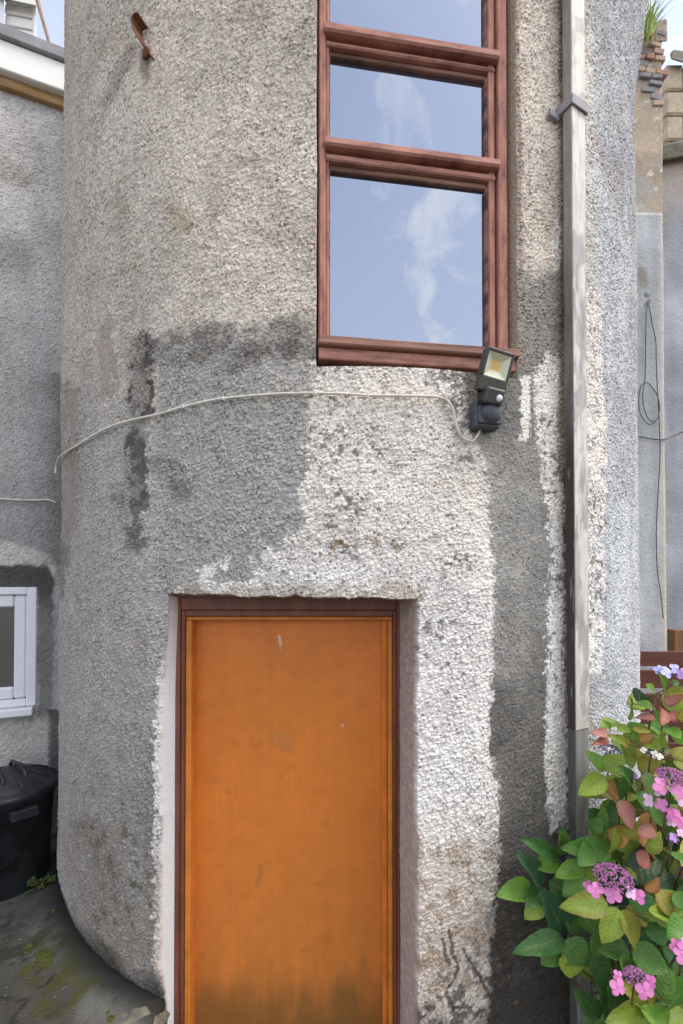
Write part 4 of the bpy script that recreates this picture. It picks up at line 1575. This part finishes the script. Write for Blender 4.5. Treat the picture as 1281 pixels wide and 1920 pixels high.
z400, z80 = Z_(402, GY), Z_(72, GY)
gx0, gx1 = X_(1120, GY), X_(1244, GY)
surf_grid('render_coat', gx0, gx1, -0.3, z400, GY - 0.035, M['smooth_render'], gable, col_render, 0.025, 0.012, 640)
surf_grid('rubble_core', gx0, X_(1252, GY), z400 - 0.10, Z_(40, GY), GY, M['smooth_render'], gable, col_rubble, 0.02, 0.022, 650)
brs = random.Random(5)
for row in range(14):
    py = 36 + row * 12.0
    x = 1188 + (row % 2) * 9 + brs.uniform(-3, 3)
    while x < 1248:
        w = brs.uniform(16, 27)
        if py > 165 and brs.random() < 0.35 or (py < 76 and x < 1226) or brs.random() < 0.16:
            x += w
            continue
        if x + w - 2 > 1251:
            break
        m = Mesh()
        a = at_y(x, py + (x - 1188) * 0.10, GY + 0.035)
        b = at_y(x + w - 2.0, py + 11 + (x - 1188) * 0.10, GY + 0.035)
        cc = (a + b) / 2 + Vector((0, brs.uniform(-0.004, 0.025), 0))
        rt = brs.uniform(-0.14, 0.14) - 0.16
        ax = (Vector((math.cos(rt), 0, math.sin(rt))), Vector((0, 1, 0)), Vector((-math.sin(rt), 0, math.cos(rt))))
        m.box(cc, (abs(b.x - a.x), 0.11, abs(b.z - a.z) * brs.uniform(0.7, 1.0)), ax, 0.005)
        m.build('brick', M[brs.choice(['brick_red', 'brick_pale', 'brick_grey', 'brick_grey', 'brick_pale'])], gable)
        x += w
m = Mesh()
m.hexa([at_y(1226, 78, GY), at_y(1252, 78, GY), at_y(1252, 78, GY + .4), at_y(1226, 78, GY + .4), at_y(1231, 40, GY), at_y(1251, 34, GY), at_y(1251, 34, GY + .4), at_y(1231, 40, GY + .4)], 0.012)
m.build('broken_top', M['rubble'], gable)

NY = 4.95
neigh = empty('neighbour_wall', (X_(1275, NY), NY, -0.3), 'blue grey rendered wall with stone ledge at the far right edge', 'wall')


def col_neigh(X, Z, U, V):
    n = fbm(X, Z, 0.6, 5, 701)
    c = np.empty(X.shape + (3,), np.float32)
    c[:] = (0.36, 0.37, 0.395)
    c *= (0.62 + 0.76 * n)[..., None]
    c *= (0.78 + 0.44 * fbm(X, Z * 0.2, 0.15, 4, 705))[..., None]
    c = mixc(c, (0.42, 0.35, 0.28), 0.85 * (1 - sstep(330, 420, V + 80 * (n - .5))))
    return c


surf_grid('rendered_face', X_(1225, NY), X_(1420, NY), -0.3, Z_(292, NY), NY, M['smooth_render'], neigh, col_neigh, 0.03, 0.015, 710)
m = Mesh()
a, b = at_y(1232, 304, NY - .08), at_y(1330, 268, NY - .08)
m.hexa([at_y(1233, 304, NY - .09), at_y(1340, 283, NY - .09), at_y(1340, 283, NY + .4), at_y(1233, 304, NY + .4),
        at_y(1234, 272, NY - .09), at_y(1340, 250, NY - .09), at_y(1340, 250, NY + .4), at_y(1234, 272, NY + .4)], 0.02)
m.build('ledge', M['coping'], neigh)
QY = 5.6
back = empty('stone_wall', (X_(1275, QY), QY, Z_(300, QY)), 'cream stone wall with dark coping behind the ledge, top right corner', 'wall')
for k, (y0, y1) in enumerate(((118, 168), (169, 214), (215, 262), (263, 318))):
    for x0, x1 in ((1249, 1283 + 6 * (k % 2)), (1284 + 6 * (k % 2), 1330)):
        m = Mesh()
        a, b = at_y(x0, y1, QY), at_y(x1, y0, QY)
        m.box((a + b) / 2 + Vector((0, 0.2, 0)), (b.x - a.x - .012, 0.4, b.z - a.z - .012), None, 0.02)
        m.build('stone', M['cream_stone'], back)
m = Mesh()
m.box((at_y(1249, 320, QY) + at_y(1330, 120, QY)) / 2 + Vector((0, 0.24, 0)), (at_y(1330, 0, QY).x - at_y(1249, 0, QY).x - .03, 0.40, at_y(0, 120, QY).z - at_y(0, 318, QY).z), None, 0)
m.build('mortar', M['rubble'], back)
for x0, x1 in ((1255, 1288), (1289, 1330)):
    m = Mesh()
    m.hexa([at_y(x0, 110, QY - .1), at_y(x1, 120, QY - .1), at_y(x1, 120, QY + .5), at_y(x0, 110, QY + .5),
            at_y(x0 + 4, 92, QY - .02), at_y(x1, 96, QY - .02), at_y(x1, 96, QY + .4), at_y(x0 + 4, 92, QY + .4)], 0.03)
    m.build('coping_stone', M['coping'], back)

# wires hanging on the boundary wall
wy = GY - 0.06
wpts = [(1212, 582), (1211, 640), (1210, 700), (1209, 718), (1206, 735), (1207, 760), (1214, 782), (1224, 790), (1233, 785), (1237, 765), (1233, 742), (1222, 725), (1211, 717), (1201, 728), (1198, 755), (1203, 780), (1216, 795), (1228, 793)]
wire = empty('wire', at_y(1212, 582, wy), 'thin dark wire hanging in a coil on the grey rendered wall', 'wire')
m = Mesh()
m.tube(smooth_path([at_y(a, b, wy) for a, b in wpts]), 0.0045, 6)
m.build('wire_coil', M['wire'], wire, smooth=True)
m = Mesh()
m.tube(smooth_path([at_y(a, b, wy) for a, b in ((1219, 583), (1224, 610), (1230, 640), (1231, 680), (1233, 730), (1236, 780), (1238, 850), (1234, 930), (1231, 1000), (1233, 1070), (1239, 1110), (1244, 1160))]), 0.0045, 6)
m.tube(smooth_path([at_y(a, b, wy) for a, b in ((1212, 582), (1216, 572), (1219, 583))]), 0.0045, 6)
m.build('wire_tail', M['wire'], wire, smooth=True)
m = Mesh()
m.tube(smooth_path([at_y(a, b, c) for a, b, c in ((1180, 816, wy), (1197, 818, wy), (1225, 823, wy), (1245, 824, wy), (1262, 818, NY - .05), (1290, 806, NY - .05), (1340, 790, NY - .05))]), 0.006, 6)
tag(m.build('cable', M['wire'], smooth=True), 'dark cable strung level across the two grey walls at the far right', 'cable')

# grass on the wall
tuft = empty('grass_tuft', at_y(1205, 72, GY - .1), 'yellow green grass tuft growing on top of the brick wall', 'grass tuft')
M['blade'] = plain('grass_blade', (0.25, 0.33, 0.05), 0.6, 0.5, 9, 0)
M['blade_dry'] = plain('dry_grass_blade', (0.34, 0.17, 0.06), 0.7, 0.4, 9, 0)
gr = random.Random(3)
for k in range(110):
    m = Mesh()
    b = at_y(gr.uniform(1188, 1226), gr.uniform(58, 80), GY - gr.uniform(0.04, 0.22))
    ln = gr.uniform(0.18, 0.5) if k > 18 else gr.uniform(0.08, 0.16)
    dx = gr.uniform(-0.05, 0.30) * ln * 2
    dyv = gr.uniform(-0.35, 0.05) * ln
    w = gr.uniform(0.005, 0.011)
    prev = None
    for t in (0, .25, .5, .75, 1):
        p = b + Vector((dx * t * t, dyv * t, ln * (t - 0.25 * t * t)))
        wv_ = w * (1 - t * 0.9)
        cur = (m.bm.verts.new(p + Vector((-wv_, 0, 0))), m.bm.verts.new(p + Vector((0, -wv_ * .5, 0))), m.bm.verts.new(p + Vector((wv_, 0, 0))))
        if prev:
            m.bm.faces.new((prev[0], prev[1], cur[1], cur[0]))
            m.bm.faces.new((prev[1], prev[2], cur[2], cur[1]))
        prev = cur
    m.build('blade', M['blade_dry'] if k <= 18 else M['blade'], tuft, smooth=True)

# fence
FY = 3.9
fence = empty('fence', (X_(1260, FY), FY, -0.3), 'red brown wooden rail fence behind the hydrangea', 'fence')
for y0, y1 in ((1221, 1249), (1256, 1290), (1300, 1334), (1345, 1378), (1392, 1425), (1440, 1472)):
    m = Mesh()
    a, b = at_y(1172, y1, FY), at_y(1420, y0, FY)
    m.span((a.x, FY - .012, a.z), (b.x, FY + .012, b.z), 0.004)
    m.build('rail', M['fence'], fence)
m = Mesh()
m.span((X_(1265, FY), FY + .013, -0.3), (X_(1287, FY), FY + .10, Z_(1181, FY)), 0.006)
m.build('post', M['fence_post'], fence)
m = Mesh()
m.span((X_(1180, FY), FY + .013, -0.3), (X_(1198, FY), FY + .10, Z_(1215, FY)), 0.006)
m.build('post', M['fence_post'], fence)

# ================================================================== STONE, MOSS, WEEDS, LITTER
def gpt(px, py, z=-0.05):
    d = ray(px, py)
    return CAM + d * ((z - CAM.z) / d.z)


m = Mesh()
m.blob(gpt(262, 1922, -0.08), (0.11, 0.07, 0.055), 4, 4, 0.3)
tag(m.build('stone', M['stone'], smooth=True), 'flat mossy grey stone at the foot of the tower, left of the door', 'stone')
ms = Mesh()
mr_ = random.Random(8)
for (px, py, n, sp) in ((182, 1842, 26, 12), (150, 1832, 20, 16), (100, 1790, 26, 26), (225, 1905, 12, 12)):
    for k in range(n):
        q = gpt(px + mr_.gauss(0, sp), py + mr_.gauss(0, sp * 0.45), -0.05)
        if math.hypot(q.x - CX, q.y - CY) < R + 0.01:
            continue
        r_ = mr_.uniform(0.006, 0.022)
        ms.blob(q, (r_ * 1.3, r_ * 1.3, r_ * 0.5), k, 2, 0.4)
tag(ms.build('moss', M['moss'], smooth=True), 'yellow green moss patches on the dark paving', 'moss', kind='stuff')
M['grit'] = plain('grit', (0.13, 0.12, 0.10), 0.9, 0.6, 30, 0.001)
gt = Mesh()
for k in range(150):
    q = gpt(mr_.uniform(-60, 290), mr_.uniform(1690, 1925), -0.046)
    if math.hypot(q.x - CX, q.y - CY) < R + 0.01:
        continue
    r_ = mr_.uniform(0.0012, 0.0045)
    gt.blob(q, (r_, r_, r_ * .7), k, 1, 0.3)
tag(gt.build('grit', M['grit']), 'scattered grit on the dark paving', 'grit', kind='stuff')


def leaf_mesh(name, curl, fold, serr, nl=11, nw=2, seed=0):
    """ovate leaf: base at 0, tip at x=1, half-width ~0.5 at full scale"""
    rr = random.Random(seed)
    me = bpy.data.meshes.new(name)
    vs_, uvs, fs = [], [], []
    for i in range(nl + 1):
        t = i / nl
        w = (math.sin(math.pi * t ** 0.85)) ** 0.72 * (1 - 0.30 * t) * 0.60 if 0 < t < 1 else 0.012
        if 0 < t < 1 and serr:
            w *= 1 + serr * (1 if i % 2 else -1)
        for j in range(-nw, nw + 1):
            f = j / nw
            y = f * w
            z = fold * abs(f) * w - curl * t * t + 0.02 * math.sin(9 * t + 3 * f) + 0.015 * rr.uniform(-1, 1)
            vs_.append((t * (1 - 0.06 * curl), y, z))
            uvs.append((t, 0.5 + 0.5 * f))
    n = 2 * nw + 1
    for i in range(nl):
        for j in range(n - 1):
            fs.append((i * n + j, (i + 1) * n + j, (i + 1) * n + j + 1, i * n + j + 1))
    me.from_pydata(vs_, [], fs)
    uvl = me.uv_layers.new(name='leaf')
    for lp in me.loops:
        uvl.data[lp.index].uv = uvs[lp.vertex_index]
    me.polygons.foreach_set('use_smooth', [True] * len(me.polygons))
    me.materials.append(M['leaf'])
    return me


LEAVES = [leaf_mesh('leaf', c_, f_, s_, 11, 2, k) for k, (c_, f_, s_) in enumerate(((0.14, 0.22, 0.022), (0.28, 0.16, 0.028), (0.06, 0.30, 0.022), (0.42, 0.2, 0.025)))]


def place_leaf(parent, base, tip, width, color, face=None, mesh=None, roll=0.0, name='leaf'):
    """a leaf from base to tip (world points); face = direction its upper side looks"""
    d = tip - base
    ln = d.length
    d.normalize()
    face = Vector(face or (0, -0.75, 0.65))
    z = (face - d * face.dot(d))
    if z.length < 1e-4:
        z = d.orthogonal()
    z.normalize()
    y = z.cross(d)
    if roll:
        y, z = y * math.cos(roll) + z * math.sin(roll), z * math.cos(roll) - y * math.sin(roll)
    o = bpy.data.objects.new(name, mesh or random.choice(LEAVES))
    col.objects.link(o)
    o.parent = parent
    mt = Matrix((d * ln, y * width, z * ln)).transposed().to_4x4()
    mt.translation = base - origin(parent)
    o.matrix_local = mt
    o.color = color
    return o


wr = random.Random(21)


def weed(px, py, label, n, size, sx):
    b = gpt(px, py)
    w = empty('weed', b, label, 'weed')
    for k in range(n):
        a = wr.uniform(0, 2 * math.pi)
        r_ = wr.uniform(0.2, 1.0)
        p = b + Vector((math.cos(a) * sx * r_, math.sin(a) * sx * 0.5 * r_ - 0.02, wr.uniform(0.01, size * 1.5)))
        q = p + Vector((math.cos(a) * size * 0.5, -abs(math.sin(a)) * size * 0.3 - 0.01, wr.uniform(-0.01, 0.02)))
        g = wr.uniform(0.7, 1.3)
        place_leaf(w, p, q, size * 0.42, (0.075 * g, 0.155 * g, 0.03 * g, 1.0), (wr.uniform(-.3, .3), -0.5, 0.9))
        m = Mesh()
        m.tube([b, (b + p) / 2 + Vector((0, 0, .01)), p], 0.0016, 5)
        m.build('stem', M['stem'], w)


weed(78, 1664, 'leafy green weed between the dustbin and the tower foot', 34, 0.045, 0.085)
weed(104, 1712, 'tiny green weed seedling against the tower foot, below the larger weed', 7, 0.026, 0.018)
for (px, py, s_) in ((18, 1680, .03), (72, 1738, .024), (35, 1762, .014)):
    b = gpt(px, py, -0.042)
    o = place_leaf(empty('fallen_leaf', b, {18: 'fallen reddish leaf on the paving just below the dustbin', 72: 'fallen brown red leaf on the paving by the tower foot', 35: 'tiny pale fallen scrap of leaf on the paving'}[px], 'leaf'),
                   b, b + Vector((s_, -s_ * .3, 0.006)), s_ * .6, {18: (0.22, 0.06, 0.035, 0.5), 72: (0.16, 0.05, 0.035, 0.5), 35: (0.4, 0.36, 0.28, 1)}[px], (0, 0, 1))

# ================================================================== HYDRANGEA
HB = Vector((1.18, 1.86, -0.40))
hyd = empty('hydrangea', HB, 'lacecap hydrangea bush with pink and lilac flowers and reddening leaves', 'bush')
hr = random.Random(77)
G_DARK, G_BLUE, G_MID, G_BRI, G_YG, G_YEL = (0.045, 0.122, 0.028), (0.040, 0.100, 0.046), (0.072, 0.165, 0.028), (0.125, 0.250, 0.032), (0.210, 0.290, 0.038), (0.270, 0.275, 0.044)
RED, PINK, ORG = (0.38, 0.13, 0.10), (0.46, 0.21, 0.17), (0.42, 0.22, 0.07)


def lo(x, y):
    return 900 + x / 3.362, 1540 + y / 3.362


def up_(x, y):
    return 900 + x / 3.362, 1200 + y / 3.362


def depth_at(px, py):
    """how far the front of the bush stands at that side"""
    return 1.60 + 0.00075 * max(0, 1250 - px) - 0.00012 * (py - 1500)


hand = []
for conv, rows in ((lo, [
        (500, 240, 285, 112, 84, G_DARK, 1), (490, 215, 525, 55, 105, G_MID, 1), (830, 190, 535, 165, 120, G_MID, 1), (500, 262, 345, 275, 90, G_BRI, 1),
        (660, 285, 480, 345, 95, G_BRI, 1), (385, 405, 240, 200, 115, G_BLUE, 1), (340, 425, 130, 455, 120, G_BRI, 1), (395, 440, 300, 525, 110, G_DARK, 1),
        (390, 490, 300, 615, 105, G_YG, .9), (525, 700, 405, 445, 150, G_BLUE, 1), (530, 555, 650, 725, 125, G_DARK, 1), (635, 590, 755, 725, 115, G_MID, 1),
        (665, 335, 540, 465, 115, G_MID, 1), (805, 515, 555, 535, 130, G_YG, .55), (862, 540, 785, 775, 130, G_YG, .8), (890, 560, 1042, 812, 145, G_YEL, .7),
        (920, 545, 1072, 655, 95, G_YEL, .5), (530, 740, 262, 800, 115, G_DARK, 1), (537, 750, 395, 897, 145, G_MID, 1), (545, 742, 675, 918, 155, G_MID, 1),
        (560, 835, 580, 990, 160, G_YG, .85), (690, 815, 822, 1075, 160, G_DARK, 1), (700, 740, 792, 838, 120, G_MID, 1), (935, 800, 768, 812, 115, G_MID, 1),
        (955, 800, 1190, 950, 140, G_MID, 1), (915, 985, 900, 850, 125, G_MID, 1), (1000, 860, 1085, 965, 120, G_MID, 1), (765, 1222, 598, 1070, 110, G_DARK, 1),
        (805, 1245, 785, 1065, 105, G_DARK, 1), (1105, 1175, 915, 1035, 120, G_YEL, .75), (1090, 1200, 815, 1265, 155, G_YG, .75), (1180, 1290, 1035, 1185, 140, G_BRI, .9),
        (1150, 1150, 1215, 965, 155, G_MID, 1), (870, 1245, 868, 1110, 120, G_DARK, 1), (1210, 1180, 1300, 1010, 120, G_MID, 1), (1180, 600, 1075, 560, 90, G_YG, 1),
        (1120, 430, 1215, 600, 110, G_YEL, .3), (1230, 440, 1300, 560, 100, G_MID, 1), (1070, 640, 1175, 770, 120, G_DARK, 1), (1290, 620, 1195, 740, 130, G_MID, 1),
        (660, 300, 745, 400, 90, G_YG, .7), (1060, 200, 1150, 90, 80, G_YG, .6), (985, 200, 1095, 290, 95, RED, .5), (1045, 440, 1130, 360, 70, ORG, .1),
        (820, 200, 870, 60, 110, G_YG, .35), (905, 90, 1010, 20, 100, G_YEL, .5), (1000, 90, 1120, 140, 100, ORG, .5), (940, 510, 1110, 500, 110, G_DARK, 1),
        (1200, 190, 1300, 250, 110, G_MID, 1), (700, 60, 760, 0, 80, G_DARK, 1), (700, 160, 640, 270, 110, G_MID, 1), (760, 240, 860, 330, 120, G_MID, 1)]),
    (up_, [
        (785, 862, 638, 965, 110, G_YG, 1), (785, 828, 700, 700, 85, G_BRI, 1), (790, 825, 910, 732, 105, G_YG, 1), (800, 885, 905, 1015, 115, ORG, .4),
        (868, 1012, 1005, 1195, 115, PINK, .5), (680, 1065, 775, 1195, 95, G_DARK, 1), (1000, 660, 1015, 790, 70, G_YEL, .2), (1095, 425, 1005, 390, 55, G_BRI, 1),
        (1105, 492, 1005, 474, 45, PINK, .3), (1148, 430, 1150, 535, 70, RED, .3), (1165, 400, 1275, 350, 70, PINK, .2), (1180, 482, 1300, 490, 70, RED, .3),
        (1155, 320, 1135, 205, 45, G_BRI, 1), (1100, 335, 1062, 280, 60, G_BRI, 1), (825, 598, 710, 572, 55, PINK, .4), (800, 618, 720, 655, 50, RED, .2),
        (925, 572, 1020, 530, 60, G_BRI, 1), (865, 545, 945, 575, 50, G_YG, 1), (1175, 555, 1255, 590, 85, G_BRI, 1), (1060, 640, 1130, 690, 80, G_YG, 1),
        (1000, 812, 1140, 765, 90, G_YEL, .5), (1035, 830, 1130, 1005, 105, G_MID, .35), (1010, 950, 1105, 1105, 115, G_MID, 1), (1080, 1020, 1185, 1180, 110, G_MID, 1),
        (930, 660, 830, 600, 55, G_YG, .6), (960, 560, 1090, 575, 40, G_YEL, .6), (820, 580, 815, 515, 50, G_BRI, 1), (1170, 340, 1290, 315, 55, G_YEL, .6),
        (1210, 280, 1255, 260, 40, G_MID, 1), (1230, 640, 1290, 590, 70, G_BRI, 1), (905, 860, 930, 960, 85, G_MID, 1), (955, 900, 900, 800, 75, G_DARK, 1),
        (1010, 640, 1090, 600, 60, ORG, .3), (920, 770, 985, 760, 70, G_YG, .7), (1240, 760, 1290, 680, 90, G_YEL, .5), (780, 1180, 850, 1040, 90, G_DARK, 1),
        (900, 1000, 860, 880, 80, G_DARK, 1), (730, 1200, 800, 1090, 80, G_MID, 1), (810, 1250, 960, 1220, 110, ORG, .6), (1000, 1190, 1110, 1230, 100, PINK, .5),
        (1120, 690, 1170, 600, 60, G_YG, 1), (980, 640, 985, 570, 55, G_BRI, 1), (895, 620, 925, 680, 50, ORG, .5), (1235, 500, 1290, 440, 70, G_YEL, .7)])):
    for (bx, by, tx, ty, w, c, al) in rows:
        (px, py), (qx, qy) = conv(bx, by), conv(tx, ty)
        hand.append((px, py, qx, qy, w / 3.362, c, al))
stems = Mesh()
nodes = []
for k, (px, py, qx, qy, w, c, al) in enumerate(hand):
    d = depth_at(px, py) + hr.uniform(-0.03, 0.03)
    b = at_y(px, py, d)
    t = at_y(qx, qy, d - hr.uniform(0.0, 0.07))
    t = b + (t - b) * 1.04
    g = hr.uniform(1.1, 1.5)
    place_leaf(hyd, b, t, w / F * d * 1.12, (c[0] * g, c[1] * g, c[2] * g, al), (hr.uniform(-.25, .3), -0.85, 0.6), hr.choice(LEAVES[:3]), hr.uniform(-.25, .25))
    nodes.append(b)
# the leaves behind and between: pairs along leaning stems
def region(px, py):
    if px < 950:
        return False
    lim = [(1250, 1215), (1330, 1170), (1370, 1115), (1460, 1105), (1540, 1070), (1600, 1010), (1650, 985), (1720, 1005), (1790, 1000), (1850, 1075), (1920, 1085), (2000, 1090)]
    ys_ = [a for a, _ in lim]
    return px > np.interp(py, ys_, [b for _, b in lim])


count = 0
tries = 0
while count < 200 and tries < 4000:
    tries += 1
    px, py = hr.uniform(1000, 1380), hr.uniform(1290, 2010)
    if not region(px, py):
        continue
    d = depth_at(px, py) + hr.uniform(0.06, 0.42) - (0.05 if px > 1281 else 0)
    b = at_y(px, py, d)
    if math.hypot(b.x - CX, b.y - CY) < R + 0.07:
        continue
    ln = hr.uniform(0.10, 0.165) * (0.75 if py < 1450 else 1.0)
    a = hr.uniform(0, 2 * math.pi)
    dirv = Vector((math.cos(a) * 0.9, -0.25 + 0.35 * math.sin(a * 2), math.sin(a) * 0.55 - 0.2)).normalized()
    t = b + dirv * ln
    if math.hypot(t.x - CX, t.y - CY) < R + 0.03:
        continue
    ppx, ppy = project_np(t.x, t.y, t.z)
    if not region(ppx - 5, ppy):
        continue
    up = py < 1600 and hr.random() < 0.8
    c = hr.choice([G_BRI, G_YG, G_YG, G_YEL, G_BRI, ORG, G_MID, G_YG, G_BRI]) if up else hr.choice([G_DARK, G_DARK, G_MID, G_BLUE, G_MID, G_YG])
    g = hr.uniform(0.85, 1.3)
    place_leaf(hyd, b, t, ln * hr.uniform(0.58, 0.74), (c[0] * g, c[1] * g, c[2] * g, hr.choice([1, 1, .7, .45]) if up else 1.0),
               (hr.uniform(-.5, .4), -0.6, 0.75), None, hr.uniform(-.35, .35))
    nodes.append(b)
    count += 1
# stems: from the root stool up to groups of leaf bases
tops = [at_y(px, py, d) for px, py, d in ((1247, 1262, 1.72), (1245, 1410, 1.66), (1232, 1300, 1.72), (1135, 1460, 1.80), (1165, 1512, 1.74), (1225, 1470, 1.62), (1060, 1625, 1.76), (1020, 1665, 1.80),
                                          (1055, 1765, 1.76), (1152, 1650, 1.60), (1190, 1835, 1.56), (1100, 1600, 1.72), (1200, 1640, 1.62), (1260, 1560, 1.58), (1240, 1680, 1.62), (1275, 1775, 1.55), (1330, 1500, 1.66), (1170, 1700, 1.66))]
for k, tp in enumerate(tops):
    m = Mesh()
    root = HB + Vector((hr.uniform(-0.10, 0.16), hr.uniform(-0.10, 0.12), 0.0))
    mid = root.lerp(tp, 0.55) + Vector((hr.uniform(-.03, .03), hr.uniform(0.04, .10), 0.05))
    m.tube(smooth_path([root, mid, root.lerp(tp, 0.82) + Vector((hr.uniform(-.02, .02), .03, .015)), tp], 5), [0.0075 - 0.0048 * q / 15 for q in range(16)], 6)
    m.build('stem', M['stem'], hyd, smooth=True)
for k, b in enumerate(nodes):                # short leaf stalks back to the nearest stem
    if k % 2:
        continue
    near = min(tops, key=lambda q: (q - b).length)
    if (near - b).length > 0.16:
        continue
    stems.tube([b, b.lerp(near, 0.5) + Vector((0, 0.01, -0.004)), near], 0.0019, 5)
o = stems.build('leaf_stalks', M['stem'], hyd, smooth=True)
o['kind'] = 'stuff'


def petal_floret(seed):
    rr = random.Random(seed)
    me = bpy.data.meshes.new('floret')
    v, f = [], []
    for k in range(4):
        a = k * math.pi / 2 + rr.uniform(-.15, .15)
        ca, sa = math.cos(a), math.sin(a)
        sz = rr.uniform(0.88, 1.08)
        prof = ((0.04, 0.07, 0.02), (0.30, 0.36, 0.05), (0.62, 0.46, 0.03), (0.88, 0.34, -0.03), (1.0, 0.10, -0.07))
        b0 = len(v)
        for (r_, w_, z_) in prof:
            for j in (-1, 0, 1):
                x, y, zz = r_ * sz, j * w_ * sz, z_ + 0.05 * abs(j) + rr.uniform(-.02, .02)
                v.append((x * ca - y * sa, x * sa + y * ca, zz + 0.012 * k))
        for i in range(4):
            for j in range(2):
                q = b0 + i * 3 + j
                f.append((q, q + 3, q + 4, q + 1))
    me.from_pydata(v, [], f)
    me.polygons.foreach_set('use_smooth', [True] * len(me.polygons))
    me.materials.append(M['petal'])
    return me


FLORETS = [petal_floret(k) for k in range(4)]
P_PINK, P_DEEP, P_LILAC, P_PALE, P_BLUE, P_CREAM = (0.62, 0.20, 0.44), (0.50, 0.12, 0.34), (0.46, 0.27, 0.58), (0.66, 0.42, 0.60), (0.40, 0.40, 0.68), (0.66, 0.63, 0.52)


def floret(parent, c, size, colr, face, spin):
    face = Vector(face).normalized()
    x = face.orthogonal().normalized()
    y = face.cross(x)
    x, y = x * math.cos(spin) + y * math.sin(spin), y * math.cos(spin) - x * math.sin(spin)
    o = bpy.data.objects.new('floret', hr.choice(FLORETS))
    col.objects.link(o)
    o.parent = parent
    mt = Matrix((x * size, y * size, face * size)).transposed().to_4x4()
    mt.translation = c - origin(parent)
    o.matrix_local = mt
    o.color = (*colr, 1)


def head_(cx, cy, d, rx, ry, nb, florets, budmat='bud'):
    """lacecap: a flat dome of buds with large florets on its rim"""
    c = at_y(cx, cy, d)
    m = Mesh()
    ax, az = rx / F * d, ry / F * d
    for k in range(nb):
        r_ = math.sqrt(hr.random())
        a = hr.uniform(0, 2 * math.pi)
        x, y = r_ * math.cos(a), r_ * math.sin(a)
        p = c + Vector((x * ax, y * ax * 0.8, az * (0.75 * (1 - r_ * r_) + 0.62 * y)))
        s_ = hr.uniform(0.0022, 0.0042)
        b2 = bmesh.new()
        bmesh.ops.create_icosphere(b2, subdivisions=1, radius=s_)
        bmesh.ops.translate(b2, vec=p, verts=b2.verts)
        m._merge(b2)
    hd2 = m.build('flower_head', M[budmat], hyd, smooth=True)
    m = Mesh()
    m.tube([c + Vector((0, 0.02, -0.10)), c + Vector((0, 0.01, -0.03)), c], [0.003, 0.003, 0.004], 6)
    m.build('flower_stalk', M['stem'], hd2, smooth=True)
    for (px, py, sz, colr, dz) in florets:
        p = at_y(px, py, d - dz)
        floret(hd2, p, sz / F * d, colr, (hr.uniform(-.3, .3), -0.9, 0.45 + hr.uniform(-.2, .25)), hr.uniform(0, 1.5))


M['bud_blue'] = plain('young_hydrangea_bud', (0.12, 0.10, 0.22), 0.55, 0.5, 90, 0)
head_(1150, 1646, 1.50, 35, 17, 330, [(1103, 1662, 10, P_DEEP, -.01), (1117, 1668, 14, P_PINK, .02), (1150, 1678, 16, P_PINK, .03), (1182, 1672, 13, P_PALE, .03), (1196, 1680, 14, P_DEEP, .0)])
head_(1192, 1834, 1.48, 22, 12, 200, [(1158, 1829, 10, P_PINK, .0), (1158, 1851, 15, P_PINK, .02), (1209, 1857, 16, P_PINK, .03), (1219, 1840, 12, P_DEEP, .01)])
head_(1262, 1458, 1.52, 30, 14, 240, [(1238, 1472, 15, P_PINK, .02), (1236, 1482, 11, P_PALE, .01), (1274, 1482, 16, P_PINK, .03), (1280, 1500, 14, P_PALE, .02)])
head_(1250, 1520, 1.56, 14, 8, 70, [(1215, 1500, 13, P_PALE, .03), (1240, 1508, 12, P_PINK, .02), (1262, 1530, 15, P_DEEP, .03), (1258, 1540, 10, P_PALE, .02), (1278, 1545, 12, P_PINK, .02)])
head_(1262, 1575, 1.54, 10, 6, 40, [(1262, 1570, 9, P_LILAC, .02), (1275, 1562, 8, P_PALE, .02)], 'bud_blue')
head_(1282, 1778, 1.48, 14, 8, 60, [(1268, 1775, 14, P_DEEP, .01), (1278, 1790, 15, P_PINK, .03), (1284, 1772, 13, P_PINK, .02)])
head_(1255, 1264, 1.66, 16, 6, 60, [(1235, 1256, 9, P_BLUE, .02), (1249, 1260, 12, P_BLUE, .03), (1266, 1254, 10, P_BLUE, .01), (1278, 1262, 11, P_LILAC, .02)], 'bud_blue')
head_(1222, 1412, 1.60, 14, 6, 60, [(1207, 1406, 6, P_CREAM, .02), (1228, 1414, 8, P_CREAM, .02), (1237, 1418, 7, P_CREAM, .03)], 'bud_blue')
head_(1180, 1452, 1.68, 12, 8, 50, [(1180, 1448, 7, P_LILAC, .02), (1190, 1457, 7, P_LILAC, .02)], 'bud_blue')
head_(1145, 1408, 1.84, 20, 9, 90, [], 'bud_blue')
head_(1222, 1328, 1.80, 6, 4, 16, [(1222, 1329, 6, P_DEEP, .01)], 'bud')
